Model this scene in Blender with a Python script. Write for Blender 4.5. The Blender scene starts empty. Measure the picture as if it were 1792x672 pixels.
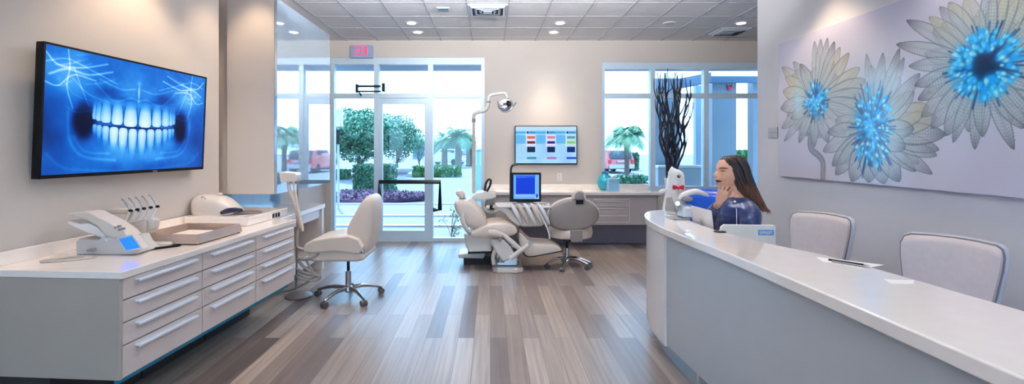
import bpy, bmesh, math, random
import numpy as np
from mathutils import Vector, Matrix, Euler
random.seed(7)
RNG = np.random.default_rng(11)
C = bpy.context.scene.collection
PI = math.pi
F, CX, HY, EYE = 850.0, 858.0, 261.0, 1.38      # focal length and vanishing point in photo pixels, eye height in metres

def P(px, py, Y):
    """point of the room seen at photo pixel (px, py), Y metres away"""
    return Vector(((px-CX)*Y/F, Y, EYE-(py-HY)*Y/F))
def S(*c):
    out = []
    for v in c[:3]:
        v /= 255.0
        out.append(v/12.92 if v <= .04045 else ((v+.055)/1.055)**2.4)
    return tuple(out)+(1.0,)

# ------------------------------------------------------------------ materials
def new_mat(name):
    m = bpy.data.materials.new(name); m.use_nodes = True
    return m, m.node_tree.nodes, m.node_tree.links, m.node_tree.nodes['Principled BSDF']
def mat(name, col, rough=.5, metal=0.0, var=.04, scale=9.0, bump=0.0, bscale=200.0, coat=0.0, spec=.5, sheen=0.0):
    m, n, l, b = new_mat(name)
    c = S(*col)
    b.inputs['Roughness'].default_value = rough; b.inputs['Metallic'].default_value = metal
    b.inputs['Coat Weight'].default_value = coat; b.inputs['Specular IOR Level'].default_value = spec
    b.inputs['Sheen Weight'].default_value = sheen
    tc = n.new('ShaderNodeTexCoord'); t = n.new('ShaderNodeTexNoise')
    t.inputs['Scale'].default_value = scale; t.inputs['Detail'].default_value = 4
    l.new(tc.outputs['Object'], t.inputs['Vector'])
    r = n.new('ShaderNodeValToRGB')
    r.color_ramp.elements[0].position = .3; r.color_ramp.elements[1].position = .7
    r.color_ramp.elements[0].color = tuple(max(0, x*(1-var)) for x in c[:3])+(1,)
    r.color_ramp.elements[1].color = tuple(min(1, x*(1+var)) for x in c[:3])+(1,)
    l.new(t.outputs['Fac'], r.inputs['Fac']); l.new(r.outputs['Color'], b.inputs['Base Color'])
    if bump:
        t2 = n.new('ShaderNodeTexNoise'); t2.inputs['Scale'].default_value = bscale
        l.new(tc.outputs['Object'], t2.inputs['Vector'])
        bp = n.new('ShaderNodeBump'); bp.inputs['Strength'].default_value = bump; bp.inputs['Distance'].default_value = .002
        l.new(t2.outputs['Fac'], bp.inputs['Height']); l.new(bp.outputs['Normal'], b.inputs['Normal'])
    return m
def glow(name, col, strength):
    m, n, l, b = new_mat(name)
    b.inputs['Base Color'].default_value = S(*col); b.inputs['Emission Color'].default_value = S(*col)
    b.inputs['Emission Strength'].default_value = strength
    return m
def glass(name, tint, refl=.08, ior=1.45):
    m, n, l, b = new_mat(name); n.remove(b)
    out = n['Material Output']
    tr = n.new('ShaderNodeBsdfTransparent'); tr.inputs['Color'].default_value = tint
    gl = n.new('ShaderNodeBsdfGlossy'); gl.inputs['Roughness'].default_value = .01
    fr = n.new('ShaderNodeFresnel'); fr.inputs['IOR'].default_value = ior
    mx = n.new('ShaderNodeMixShader')
    l.new(fr.outputs[0], mx.inputs[0]); l.new(tr.outputs[0], mx.inputs[1]); l.new(gl.outputs[0], mx.inputs[2])
    l.new(mx.outputs[0], out.inputs['Surface'])
    return m
def attr_mat(name, emit=0.0, rough=.3):
    m, n, l, b = new_mat(name)
    a = n.new('ShaderNodeAttribute'); a.attribute_name = 'Col'
    b.inputs['Roughness'].default_value = rough
    if emit:
        b.inputs['Base Color'].default_value = (.004, .004, .006, 1)
        l.new(a.outputs['Color'], b.inputs['Emission Color']); b.inputs['Emission Strength'].default_value = emit
    else:
        l.new(a.outputs['Color'], b.inputs['Base Color'])
    return m

# ------------------------------------------------------------------ mesh builder
def spline(pts, k=6):
    """Catmull-Rom through the points"""
    p = [Vector(q) for q in pts]
    if len(p) < 3: return p
    e = [p[0]*2-p[1]]+p+[p[-1]*2-p[-2]]
    out = []
    for i in range(1, len(e)-2):
        a, b, c, d = e[i-1], e[i], e[i+1], e[i+2]
        for j in range(k):
            t = j/k
            out.append(.5*((2*b)+(c-a)*t+(2*a-5*b+4*c-d)*t*t+(3*b-a-3*c+d)*t**3))
    out.append(p[-1])
    return out
OFF = {}
class MB:
    def __init__(s): s.bm = bmesh.new(); s.mi = 0
    def face(s, vs):
        try:
            f = s.bm.faces.new(vs); f.material_index = s.mi; return f
        except ValueError: return None
    def box(s, x0, x1, y0, y1, z0, z1, M=None):
        vs = [Vector((x, y, z)) for z in (z0, z1) for y in (y0, y1) for x in (x0, x1)]
        if M is not None: vs = [M @ v for v in vs]
        v = [s.bm.verts.new(q) for q in vs]
        for q in ((0,2,3,1),(4,5,7,6),(0,1,5,4),(2,6,7,3),(0,4,6,2),(1,3,7,5)): s.face([v[i] for i in q])
        return s
    def obox(s, c, size, M=None):
        T = Matrix.Translation(Vector(c)) @ (M.to_4x4() if M is not None else Matrix.Identity(4))
        a, b, d = size[0]/2, size[1]/2, size[2]/2
        return s.box(-a, a, -b, b, -d, d, T)
    def loft(s, rings, cap=True, closed=True):
        R = [[s.bm.verts.new(Vector(p)) for p in r] for r in rings]
        n = len(R[0])
        for a, b in zip(R, R[1:]):
            for i in range(n if closed else n-1):
                j = (i+1) % n
                s.face([a[i], a[j], b[j], b[i]])
        if cap:
            s.face(list(reversed(R[0]))); s.face(R[-1])
        return s
    def tube(s, pts, r, seg=8, k=0, flat=1.0, up=None):
        p = spline(pts, k) if k else [Vector(q) for q in pts]
        n = len(p)
        rs = r if isinstance(r, (list, tuple)) else [r]
        def rad(t):
            x = t*(len(rs)-1); i = min(int(x), len(rs)-2) if len(rs) > 1 else 0
            return rs[0] if len(rs) == 1 else rs[i]+(rs[i+1]-rs[i])*(x-i)
        rings = []; u = None
        for i in range(n):
            d = (p[min(i+1, n-1)]-p[max(i-1, 0)])
            d = d.normalized() if d.length > 1e-9 else Vector((0, 0, 1))
            if u is None:
                a = Vector(up) if up else (Vector((0, 0, 1)) if abs(d.z) < .9 else Vector((1, 0, 0)))
                u = (a-d*a.dot(d)).normalized()
            else:
                u = u-d*u.dot(d)
                u = u.normalized() if u.length > 1e-6 else d.orthogonal().normalized()
            w = d.cross(u); q = rad(i/(n-1))
            rings.append([p[i]+u*(math.cos(2*PI*j/seg)*q)+w*(math.sin(2*PI*j/seg)*q*flat) for j in range(seg)])
        return s.loft(rings)
    def cyl(s, p0, p1, r0, r1=None, seg=20):
        return s.tube([p0, p1], [r0, r0 if r1 is None else r1], seg)
    def lathe(s, prof, o=(0, 0, 0), seg=28, M=None):
        o = Vector(o); rings = []
        for r, z in prof:
            ring = [Vector((r*math.cos(2*PI*j/seg), r*math.sin(2*PI*j/seg), z)) for j in range(seg)]
            if M is not None: ring = [M @ q for q in ring]
            rings.append([o+q for q in ring])
        return s.loft(rings)
    def ell(s, c, r, M=None, seg=20, rings=12):
        c = Vector(c); out = []
        for i in range(rings+1):
            a = PI*(i/rings)*.998+.003
            ring = [Vector((r[0]*math.sin(a)*math.cos(2*PI*j/seg), r[1]*math.sin(a)*math.sin(2*PI*j/seg), -r[2]*math.cos(a))) for j in range(seg)]
            if M is not None: ring = [M @ q for q in ring]
            out.append([c+q for q in ring])
        return s.loft(out)
    def prism(s, pts, plane, a0, a1):
        def q(p, a):
            if plane == 'xz': return Vector((p[0], a, p[1]))
            if plane == 'yz': return Vector((a, p[0], p[1]))
            return Vector((p[0], p[1], a))
        return s.loft([[q(p, a0) for p in pts], [q(p, a1) for p in pts]])
    def pprism(s, px, Y, a0, a1):
        """outline given in photo pixels on the frontal plane at Y, extruded from a0 to a1"""
        return s.prism([(P(x, y, Y).x, P(x, y, Y).z) for x, y in px], 'xz', a0, a1)
    def quad(s, a, b, c, d): s.face([s.bm.verts.new(Vector(q)) for q in (a, b, c, d)]); return s
    def build(s, name, m, parent=None, smooth=True, bevel=0.0, seg=3, sub=0, local=False, ang=40, remesh=0.0):
        bm = s.bm
        bmesh.ops.recalc_face_normals(bm, faces=bm.faces)
        me = bpy.data.meshes.new(name); bm.to_mesh(me); bm.free()
        for x in (m if isinstance(m, (list, tuple)) else [m]): me.materials.append(x)
        o = bpy.data.objects.new(name, me); C.objects.link(o)
        if parent is not None:
            o.parent = parent
            off = OFF.get(parent.name, Vector((0, 0, 0)))
            OFF[o.name] = off
            if not local and off.length > 0: me.transform(Matrix.Translation(-off))
        if smooth and len(me.polygons): me.polygons.foreach_set('use_smooth', [True]*len(me.polygons))
        if remesh:
            r = o.modifiers.new('fuse', 'REMESH'); r.mode = 'VOXEL'; r.voxel_size = remesh; r.use_smooth_shade = True
            q = o.modifiers.new('smooth', 'SMOOTH'); q.factor = .5; q.iterations = 4
        if bevel:
            b = o.modifiers.new('edge', 'BEVEL'); b.width = bevel; b.segments = seg; b.limit_method = 'ANGLE'; b.angle_limit = math.radians(35)
            b.harden_normals = False
        if sub:
            q = o.modifiers.new('sub', 'SUBSURF'); q.levels = sub; q.render_levels = sub
        if smooth and not remesh and not sub:
            try:
                me.set_sharp_from_angle(angle=math.radians(ang))
            except Exception: pass
            if bevel:
                w = o.modifiers.new('wn', 'WEIGHTED_NORMAL'); w.keep_sharp = True
        return o
def thing(name, label, cat, loc=(0, 0, 0), rotz=0.0, group=None, world=True):
    """an Empty at the thing's base that parents its parts; world: parts are given in room coordinates"""
    o = bpy.data.objects.new(name, None); C.objects.link(o); o.empty_display_size = .1
    o.location = loc; o.rotation_euler = (0, 0, rotz)
    o['label'] = label; o['category'] = cat
    if group: o['group'] = group
    OFF[o.name] = Vector(loc) if world else Vector((0, 0, 0))
    return o
def tag(o, label, cat, group=None, kind=None):
    o['label'] = label; o['category'] = cat
    if group: o['group'] = group
    if kind: o['kind'] = kind
    return o
def struct(o): o['kind'] = 'structure'; return o
def plabel(o, label): o['label'] = label; return o
def dup(root, loc=None, rotz=None, label=None):
    r = root.copy(); C.objects.link(r)
    if loc is not None: r.location = loc
    if rotz is not None: r.rotation_euler = (0, 0, rotz)
    if label: r['label'] = label
    OFF[r.name] = Vector((0, 0, 0))
    for ch in list(root.children):
        c = ch.copy(); C.objects.link(c); c.parent = r
        for g in list(ch.children):
            d = g.copy(); C.objects.link(d); d.parent = c
    return r
def raster(name, img, O, U, V, m, parent):
    """a picture: a fine grid from corner O (top left) along U (width) and V (downwards), img holds linear colours"""
    h, w = img.shape[:2]
    O = np.array(O, float); U = np.array(U, float); V = np.array(V, float)
    u = np.linspace(0, 1, w); v = np.linspace(0, 1, h)
    co = (O[None, None]+u[None, :, None]*U+v[:, None, None]*V).reshape(-1, 3)
    off = OFF.get(parent.name, Vector((0, 0, 0)))
    co = co-np.array(off)
    idx = np.arange(w*h).reshape(h, w)
    f = np.stack([idx[:-1, :-1], idx[1:, :-1], idx[1:, 1:], idx[:-1, 1:]], -1).reshape(-1, 4)
    me = bpy.data.meshes.new(name)
    me.vertices.add(len(co)); me.vertices.foreach_set('co', co.astype(np.float32).ravel())
    me.loops.add(f.size); me.loops.foreach_set('vertex_index', f.astype(np.int32).ravel())
    me.polygons.add(len(f)); me.polygons.foreach_set('loop_start', np.arange(0, f.size, 4, dtype=np.int32))
    me.update(calc_edges=True)
    a = me.color_attributes.new('Col', 'FLOAT_COLOR', 'POINT')
    rgba = np.ones((h*w, 4), np.float32); rgba[:, :3] = img.reshape(-1, 3)
    a.data.foreach_set('color', rgba.ravel())
    me.materials.append(m)
    o = bpy.data.objects.new(name, me); C.objects.link(o); o.parent = parent
    return o
def s2l(a):
    a = np.clip(a, 0, 1)
    return np.where(a <= .04045, a/12.92, ((a+.055)/1.055)**2.4)
def noise2(h, w, cells, seed):
    """smooth value noise"""
    r = np.random.default_rng(seed); g = r.random((cells+2, cells*2+2))
    y = np.linspace(0, cells, h, endpoint=False); x = np.linspace(0, cells*2, w, endpoint=False)
    yi = y.astype(int); xi = x.astype(int); fy = (y-yi)[:, None]; fx = (x-xi)[None]
    fy = fy*fy*(3-2*fy); fx = fx*fx*(3-2*fx)
    a = g[yi][:, xi]; b = g[yi][:, xi+1]; c = g[yi+1][:, xi]; d = g[yi+1][:, xi+1]
    return (a*(1-fx)+b*fx)*(1-fy)+(c*(1-fx)+d*fx)*fy
def seg_dist(X, Y, pts):
    """distance of every pixel to a polyline"""
    D = np.full(X.shape, 9.0)
    for (x0, y0), (x1, y1) in zip(pts, pts[1:]):
        dx, dy = x1-x0, y1-y0; L = dx*dx+dy*dy+1e-12
        t = np.clip(((X-x0)*dx+(Y-y0)*dy)/L, 0, 1)
        D = np.minimum(D, np.hypot(X-x0-t*dx, Y-y0-t*dy))
    return D
# ------------------------------------------------------------------ camera and world
cam = bpy.data.cameras.new('camera'); co = bpy.data.objects.new('camera', cam); C.objects.link(co)
cam.sensor_width = 36; cam.lens = 36*F/1792; cam.shift_x = 38/1792; cam.shift_y = -75/1792; cam.clip_start = .02; cam.clip_end = 500
co.location = (0, 0, EYE); co.rotation_euler = (PI/2, 0, 0)
sc = bpy.context.scene; sc.camera = co
sc.view_settings.view_transform = 'Standard'; sc.view_settings.look = 'None'; sc.view_settings.gamma = 1
sc.view_settings.exposure = 0.46; sc.view_settings.use_curve_mapping = False
sc.cycles.use_denoising = True; sc.cycles.sample_clamp_indirect = 12.0; sc.cycles.max_bounces = 10; sc.cycles.transparent_max_bounces = 16
sc.cycles.diffuse_bounces = 7; sc.cycles.blur_glossy = 1.0; sc.cycles.caustics_reflective = False; sc.cycles.caustics_refractive = False

w = bpy.data.worlds.new('world'); sc.world = w; w.use_nodes = True
n, l = w.node_tree.nodes, w.node_tree.links
bg = n['Background']; tc = n.new('ShaderNodeTexCoord'); sp = n.new('ShaderNodeSeparateXYZ'); rp = n.new('ShaderNodeValToRGB')
l.new(tc.outputs['Generated'], sp.inputs[0]); l.new(sp.outputs['Z'], rp.inputs['Fac']); l.new(rp.outputs['Color'], bg.inputs['Color'])
rp.color_ramp.elements[0].position = 0.0; rp.color_ramp.elements[0].color = (.44, .73, 1.0, 1)
rp.color_ramp.elements[1].position = .8; rp.color_ramp.elements[1].color = (.24, .54, 1.0, 1)
e = rp.color_ramp.elements.new(.3); e.color = (.38, .67, 1.0, 1)
bg.inputs['Strength'].default_value = 4.4
def light(kind, name, loc, energy, col=(1, 1, 1), rot=(0, 0, 0), **kw):
    L = bpy.data.lights.new(name, kind); o = bpy.data.objects.new(name, L); C.objects.link(o)
    o.location = loc; o.rotation_euler = rot; L.energy = energy; L.color = col
    for k, v in kw.items(): setattr(L, k, v)
    return o
light('SUN', 'sun', (-20, 30, 40), 5.0, (1.0, .97, .92), (math.radians(-26), math.radians(-12), 0), angle=.02)

# ------------------------------------------------------------------ materials
m_wall = mat('wall_paint', (206, 196, 187), .7, var=.015, scale=2, bump=.08, bscale=160)
m_wallr = mat('wall_paint_bluish_lit', (200, 198, 200), .65, var=.015, scale=2, bump=.08, bscale=160)  # same paint as the left wall, cooled for the bluish light on it
m_ceil = mat('ceiling_tile', (228, 228, 232), .85, var=.02, scale=30, bump=.06, bscale=120)
m_grid = mat('ceiling_bar', (176, 178, 184), .5)
m_alu = mat('window_aluminium', (206, 224, 236), .35, .1, var=.02)
m_glass = glass('window_glass', (.93, .98, 1.0, 1))
m_cream = mat('cream_vinyl', (212, 196, 182), .42, var=.02, scale=6, bump=.06, bscale=350)
m_creamp = mat('cream_plastic', (214, 205, 196), .28, var=.01, coat=.3)
m_white = mat('white_plastic', (232, 228, 225), .25, var=.01, coat=.3)
m_top = mat('white_quartz', (246, 237, 229), .08, var=.02, scale=14, coat=.4)
m_drawer = mat('drawer_lacquer', (216, 204, 198), .22, var=.012, coat=.5)
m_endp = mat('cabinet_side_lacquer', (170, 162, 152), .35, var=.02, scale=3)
m_dark = mat('black_plastic', (12, 12, 15), .4, spec=.2)
m_black = mat('black_metal', (22, 24, 28), .3, .4)
m_chrome = mat('chrome', (205, 208, 214), .12, 1.0, var=.01)
m_steel = mat('brushed_steel', (176, 174, 174), .28, .9, var=.05, scale=40)
m_handle = mat('satin_aluminium', (224, 230, 238), .3, .15, var=.01)
m_grey = mat('grey_plastic', (140, 138, 138), .4, var=.02)
m_shell = mat('grey_chair_shell', (124, 115, 110), .42, var=.02)
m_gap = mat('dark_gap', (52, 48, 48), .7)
m_green = mat('leaf_green', (64, 120, 62), .6, var=.25, scale=3)
m_bluepl = mat('blue_plastic', (10, 84, 205), .25, coat=.3)

# floor planks along the room
m_floor, n, l, b = new_mat('grey_wood_planks')
tc = n.new('ShaderNodeTexCoord'); sx = n.new('ShaderNodeSeparateXYZ'); cx = n.new('ShaderNodeCombineXYZ')
l.new(tc.outputs['Object'], sx.inputs[0]); l.new(sx.outputs['Y'], cx.inputs['X']); l.new(sx.outputs['X'], cx.inputs['Y'])
br = n.new('ShaderNodeTexBrick'); br.offset = .37; br.offset_frequency = 2
br.inputs['Color1'].default_value = (0, 0, 0, 1); br.inputs['Color2'].default_value = (1, 1, 1, 1); br.inputs['Mortar'].default_value = (0, 0, 0, 1)
br.inputs['Scale'].default_value = 1; br.inputs['Brick Width'].default_value = 1.35; br.inputs['Row Height'].default_value = .118
br.inputs['Mortar Size'].default_value = .0012; br.inputs['Mortar Smooth'].default_value = .1
l.new(cx.outputs[0], br.inputs['Vector'])
pr = n.new('ShaderNodeValToRGB'); pr.color_ramp.interpolation = 'LINEAR'
cols = [(0, (104, 91, 88)), (.25, (138, 124, 117)), (.5, (156, 144, 137)), (.75, (166, 152, 142)), (1, (178, 168, 161))]
while len(pr.color_ramp.elements) < len(cols): pr.color_ramp.elements.new(.5)
for e, (p_, c_) in zip(pr.color_ramp.elements, cols): e.position = p_; e.color = S(*c_)
l.new(br.outputs['Color'], pr.inputs['Fac'])
mp = n.new('ShaderNodeMapping'); mp.inputs['Scale'].default_value = (1.3, 38, 1)
gr = n.new('ShaderNodeTexNoise'); gr.inputs['Scale'].default_value = 1.0; gr.inputs['Detail'].default_value = 6; gr.inputs['Distortion'].default_value = .4
l.new(cx.outputs[0], mp.inputs['Vector']); l.new(mp.outputs[0], gr.inputs['Vector'])
g2 = n.new('ShaderNodeValToRGB'); g2.color_ramp.elements[0].position = .3; g2.color_ramp.elements[0].color = (.66, .64, .63, 1)
g2.color_ramp.elements[1].position = .7; g2.color_ramp.elements[1].color = (1.06, 1.05, 1.04, 1)
l.new(gr.outputs['Fac'], g2.inputs['Fac'])
mu = n.new('ShaderNodeMix'); mu.data_type = 'RGBA'; mu.blend_type = 'MULTIPLY'; mu.inputs[0].default_value = 1.0
l.new(pr.outputs['Color'], mu.inputs[6]); l.new(g2.outputs['Color'], mu.inputs[7])
gm = n.new('ShaderNodeMix'); gm.data_type = 'RGBA'; l.new(br.outputs['Fac'], gm.inputs[0]); l.new(mu.outputs[2], gm.inputs[6]); gm.inputs[7].default_value = S(70, 62, 60)
l.new(gm.outputs[2], b.inputs['Base Color'])
b.inputs['Roughness'].default_value = .3; b.inputs['Specular IOR Level'].default_value = .6
rr = n.new('ShaderNodeMapRange'); rr.inputs[3].default_value = .27; rr.inputs[4].default_value = .40
l.new(gr.outputs['Fac'], rr.inputs[0]); l.new(rr.outputs[0], b.inputs['Roughness'])
bp = n.new('ShaderNodeBump'); bp.inputs['Strength'].default_value = .04; bp.inputs['Distance'].default_value = .003
l.new(gr.outputs['Fac'], bp.inputs['Height']); l.new(bp.outputs['Normal'], b.inputs['Normal'])

# ------------------------------------------------------------------ the room
BW = 7.24                       # window wall
struct(MB().box(-3.2, 5.2, -3.1, BW+.16, -.08, 0).build('floor', m_floor, smooth=False))
ceiling = struct(MB().box(-3.2, 5.2, -3.1, BW+.16, 3.0, 3.15).build('ceiling', m_ceil, smooth=False))
g = MB()
for k in range(-5, 11):
    x = .204+k*.468
    g.box(x-.007, x+.007, -3, BW, 2.995, 3.002)
y = 7.03
while y > -3:
    g.box(-2.14, 5.0, y-.007, y+.007, 2.9955, 3.002); y -= .5535
struct(g.build('grid', m_grid, ceiling, smooth=False))
struct(MB().prism([(-2.8415, -3.0), (-2.3227, 4.156), (-2.45, 4.156), (-2.45, BW), (-2.75, BW), (-3.15, -3.0)], 'xy', 0, 3.0).build('wall_left', m_wall, smooth=False))
b_ = MB()
b_.box(-3.0, -2.385, BW, BW+.16, 0, 3.0); b_.box(-2.385, -.085, BW, BW+.16, 2.75, 3.0); b_.box(-.085, 1.661, BW, BW+.16, 0, 3.0)
b_.box(1.661, 4.3, BW, BW+.16, 2.68, 3.0); b_.box(1.661, 4.3, BW, BW+.16, 0, .775); b_.box(4.3, 5.2, BW, BW+.16, 0, 3.0)
struct(b_.build('wall_back', m_wall, smooth=False))
struct(MB().box(2.77, 2.93, -3.0, 5.04, 0, 3.0).build('wall_right', m_wallr, smooth=False, bevel=.006))
struct(MB().prism([(2.93, 4.85), (5.0, 4.85), (5.0, BW), (5.16, BW), (5.16, 4.7), (2.93, 4.7)], 'xy', 0, 3.0).build('wall_side', m_wall, smooth=False))
struct(MB().box(-3.2, -2.2, -3.1, -3.0, 0, 3.0).box(-2.2, 2.4, -3.1, -3.0, 0, .15).box(-2.2, 2.4, -3.1, -3.0, 2.7, 3.0).box(2.4, 3.0, -3.1, -3.0, 0, 3.0).build('wall_front', m_wall, smooth=False))

# storefront windows
def storefront(name, x0, x1, z0, z1, mull, transom, skip=None, BW=BW):
    o = bpy.data.objects.new(name, None); C.objects.link(o); o['kind'] = 'structure'
    y0, y1 = BW+.02, BW+.11
    f = MB()
    f.box(x0+.01, x1-.01, y0, y1, z1-.105, z1); f.box(x0+.01, x1-.01, y0, y1, z0, z0+.05)
    f.box(x0+.01, x1-.01, y0+.003, y1-.003, transom-.035, transom+.035)
    for x in mull: f.box(x-.036, x+.036, y0-.005, y1+.005, z0, z1-.1)
    f.box(x0-.001, x0+.05, y0-.004, y1+.004, z0-.001, z1+.001); f.box(x1-.05, x1+.001, y0-.004, y1+.004, z0-.001, z1+.001)
    f.build('window_frame', m_alu, o, smooth=False)
    xs = [x0]+list(mull)+[x1]
    for i, (a, c) in enumerate(zip(xs, xs[1:])):
        for (p0, p1) in ((z0+.03, transom), (transom, z1-.08)):
            if skip is not None and i == skip and p0 < 1: continue
            MB().box(a+.02, c-.02, BW+.058, BW+.066, p0, p1).build('pane', m_glass, o, smooth=False)
    return o
storefront('window_1', -2.385, -.085, 0.0, 2.75, (-1.703, -.894), 2.18, skip=1)
storefront('added_rear_window', -2.2, 2.4, .15, 2.7, (-.7, .9), 2.18, BW=-3.13)  # added behind the camera to let in fill daylight
storefront('window_2', 1.661, 4.3, .775, 2.68, (2.43, 3.23), 2.18)
d = bpy.data.objects.new('door_1', None); C.objects.link(d); d['kind'] = 'structure'
f = MB(); y0, y1 = BW+.03, BW+.085
f.box(-1.665, -.932, y0, y1, .012, .16); f.box(-1.665, -.932, y0, y1, 2.06, 2.14)
f.box(-1.667, -1.615, y0-.003, y1+.003, .010, 2.142); f.box(-.982, -.930, y0-.003, y1+.003, .010, 2.142)
f.build('door_frame', m_alu, d, smooth=False)
MB().box(-1.62, -.98, BW+.053, BW+.061, .15, 2.07).build('pane', m_glass, d, smooth=False)
hz, hx = .895, -.745
MB().tube([(-1.64, BW+.03, .62), (-1.64, BW-.06, .62), (-1.64, BW-.06, hz), (hx, BW-.06, hz), (hx, BW-.06, .485), (hx-.1, BW-.06, .485)], .034, 4).build('door_handle', m_black, d, smooth=False, bevel=.003)
MB().box(-1.99, -1.63, BW-.02, BW+.03, 2.232, 2.25).box(-1.99, -1.63, BW-.03, BW-.005, 2.30, 2.33).box(-2.0, -1.965, BW-.04, BW+.03, 2.22, 2.345).box(-1.61, -1.565, BW-.04, BW+.03, 2.235, 2.36).tube([(-1.95, BW-.02, 2.225), (-1.915, BW-.02, 2.17)], .011, 6).build('door_closer', m_black, d, smooth=False, bevel=.004)

# ------------------------------------------------------------------ ceiling fittings
m_lamp = glow('lamp_glow', (255, 246, 232), 9.0); m_trim = mat('white_trim', (226, 226, 228), .4)
m_ventd = mat('vent_blue_grey_metal', (96, 112, 128), .4, .3); m_vent = mat('vent_white_metal', (190, 200, 212), .4)  # blue-grey metal of the dark vent backing and the small grille
first = None
lamps = [(720, 40, 'recessed ceiling light nearest the exit sign, further from the window wall'), (731, 56, 'recessed ceiling light nearest the exit sign, closer to the window wall'),
         (980, 40, 'recessed ceiling light above the wall screen, further from the window wall'), (969, 56, 'recessed ceiling light above the wall screen, closer to the window wall'),
         (1297, 40, 'recessed ceiling light beside the dark square vent at the right wall')]
for i, (px, py, lab) in enumerate(lamps):
    Y = 1.62*F/(HY-py); x = (px-CX)*Y/F
    if first is None:
        t = thing('ceiling_light', lab, 'ceiling light', (x, Y, 3.0), group='recessed ceiling lights', world=False)
        MB().lathe([(.052, -.008), (.078, -.006), (.08, 0.0), (.052, 0.0)], seg=28).build('trim_ring', m_trim, t, local=True)
        MB().lathe([(.001, -.009), (.054, -.009), (.054, -.004), (.001, -.004)], seg=28).build('lamp', m_lamp, t, local=True)
        first = t
    else: t = dup(first, (x, Y, 3.0), 0, lab)
t = thing('ceiling_light', 'unlit recessed ceiling light left of the lit one by the dark vent', 'ceiling light', (2.30, 6.24, 3.0), group='recessed ceiling lights', world=False)
MB().lathe([(.052, -.008), (.078, -.006), (.08, 0.0), (.052, 0.0)], seg=28).build('trim_ring', m_trim, t, local=True)
MB().lathe([(.001, -.009), (.054, -.009), (.054, -.004), (.001, -.004)], seg=28).build('lamp', mat('unlit_lamp', (205, 190, 182), .3), t, local=True)

def diffuser(x, y, s, label, dark=False):
    t = thing('ceiling_vent', label, 'ceiling vent', (x, y, 3.0), world=False)
    MB().loft([[(a*s*q, c*s*q, z) for a, c in ((-1, -1), (1, -1), (1, 1), (-1, 1))] for q, z in ((1, 0), (1, -.014), (.93, -.016), (.93, 0))], cap=False).build('frame', m_vent, t, smooth=False, local=True)
    MB().box(-s*.95, s*.95, -s*.95, s*.95, -.006, -.001).build('backing', m_ventd if dark else m_dark, t, smooth=False, local=True)
    for q in (.78, .54, .3):
        MB().loft([[(a*s*r, c*s*r, z) for a, c in ((-1, -1), (1, -1), (1, 1), (-1, 1))] for r, z in ((q, -.030), (q+.13, -.008), (q+.14, -.010), (q+.012, -.034))], cap=False).build('cone', m_vent, t, smooth=False, local=True)
    MB().box(-s*.22, s*.22, -s*.22, s*.22, -.036, -.030).build('centre_plate', m_vent, t, smooth=False, local=True)
diffuser(-.03, 5.645, .225, 'large square stepped air vent in the ceiling above the dental chair')
diffuser(3.28, 6.66, .2, 'dark square air vent in the ceiling at the right end', True)
t = thing('ceiling_speaker', 'small blue-grey rectangular grille in the ceiling left of the big square vent', 'ceiling grille', (-.54, 5.6, 3.0), world=False)
MB().box(-.075, .075, -.06, .06, -.012, 0).build('frame', m_vent, t, smooth=False, local=True, bevel=.006)
MB().box(-.055, .055, -.042, .042, -.015, -.010).build('grille', m_ventd, t, smooth=False, local=True)

# added fill uplights, unseen above the frame, that brighten the ceiling
for i, (y, lab) in enumerate(((4.05, 'added slim white fill uplight nearest the stools'), (.6, 'added slim white fill uplight over the near end of the reception desk'))):
    t = thing('added_fill_uplight', lab, 'ceiling light', (.1, y, 2.74), group='added fill uplights')
    MB().box(-1.5, 1.7, y-.05, y+.05, 2.72, 2.76).build('housing', m_trim, t, smooth=False, bevel=.006)
    for x in (-1.3, 1.5): MB().cyl((x, y, 2.76), (x, y, 3.0), .004, seg=6).build('cable', m_trim, t)
    light('AREA', 'fill_uplight_lamp', (.1, y, 2.785), (128, 50)[i], (.95, .97, 1.0), (PI-(.55, 0)[i], 0, 0), shape='RECTANGLE', size=3.1, size_y=.08)

# exit sign: the back of its letters shows, reversed and cut short
t = thing('exit_sign', 'red lettered exit sign on the wall above the glass door', 'sign', (-1.95, BW, 2.83))
ex = lambda px, py: P(px, py, BW-.05)
a, c = ex(613, 79), ex(652, 101)
MB().box(a.x, c.x, BW-.05, BW, c.z, a.z).build('housing', mat('exit_panel', (150, 172, 205), .3), t, smooth=False, bevel=.006)
L = MB()
def bar(x0, y0, x1, y1):
    p, q = ex(x0, y0), ex(x1, y1); L.box(p.x, q.x, BW-.056, BW-.049, q.z, p.z)
bar(621.5, 81.5, 632, 83.2); bar(621.5, 95.3, 632, 97); bar(630, 81.5, 632, 97); bar(621.5, 81.5, 623, 97); bar(625, 88.3, 631, 90)
bar(637.5, 81.5, 642.5, 97); bar(635.5, 81.5, 638, 83.4)
L.build('lettering', glow('exit_red', (226, 62, 88), .9), t, smooth=False)

# warm wall washers, spots of the ceiling lights, and added unseen fill spots
W = (1.0, .75, .50); N_ = (1.0, .90, .80)
def spot(x, y, e, col=W, size=70, blend=.6, z=2.96, tx=0, ty=0):
    o = light('SPOT', 'spot_lamp', (x, y, z), e, col, (tx, ty, 0), spot_size=math.radians(size), spot_blend=blend, shadow_soft_size=.045)
    return o
spot(-2.02, 3.18, 46, W, 95); spot(-2.02, 3.98, 22, W, 80); spot(.83, 6.86, 85, (1, .82, .62), 66, 1.0); spot(2.42, 3.9, 36, W, 90); spot(2.4, 2.6, 26, N_, 100)
for px, py, _ in lamps:
    Y = 1.62*F/(HY-py); spot((px-CX)*Y/F, Y, 14, N_, 120, .8, 2.97)
for x, y in ((-1.2, 4.2), (.7, 4.2), (-1.2, 2.0), (.7, 2.0), (1.9, 1.4), (-1.2, -.4), (.9, -.4)):  # added fill spots out of view, without fittings
    spot(x, y, 14, N_, 130, .8, 2.97)
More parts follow.
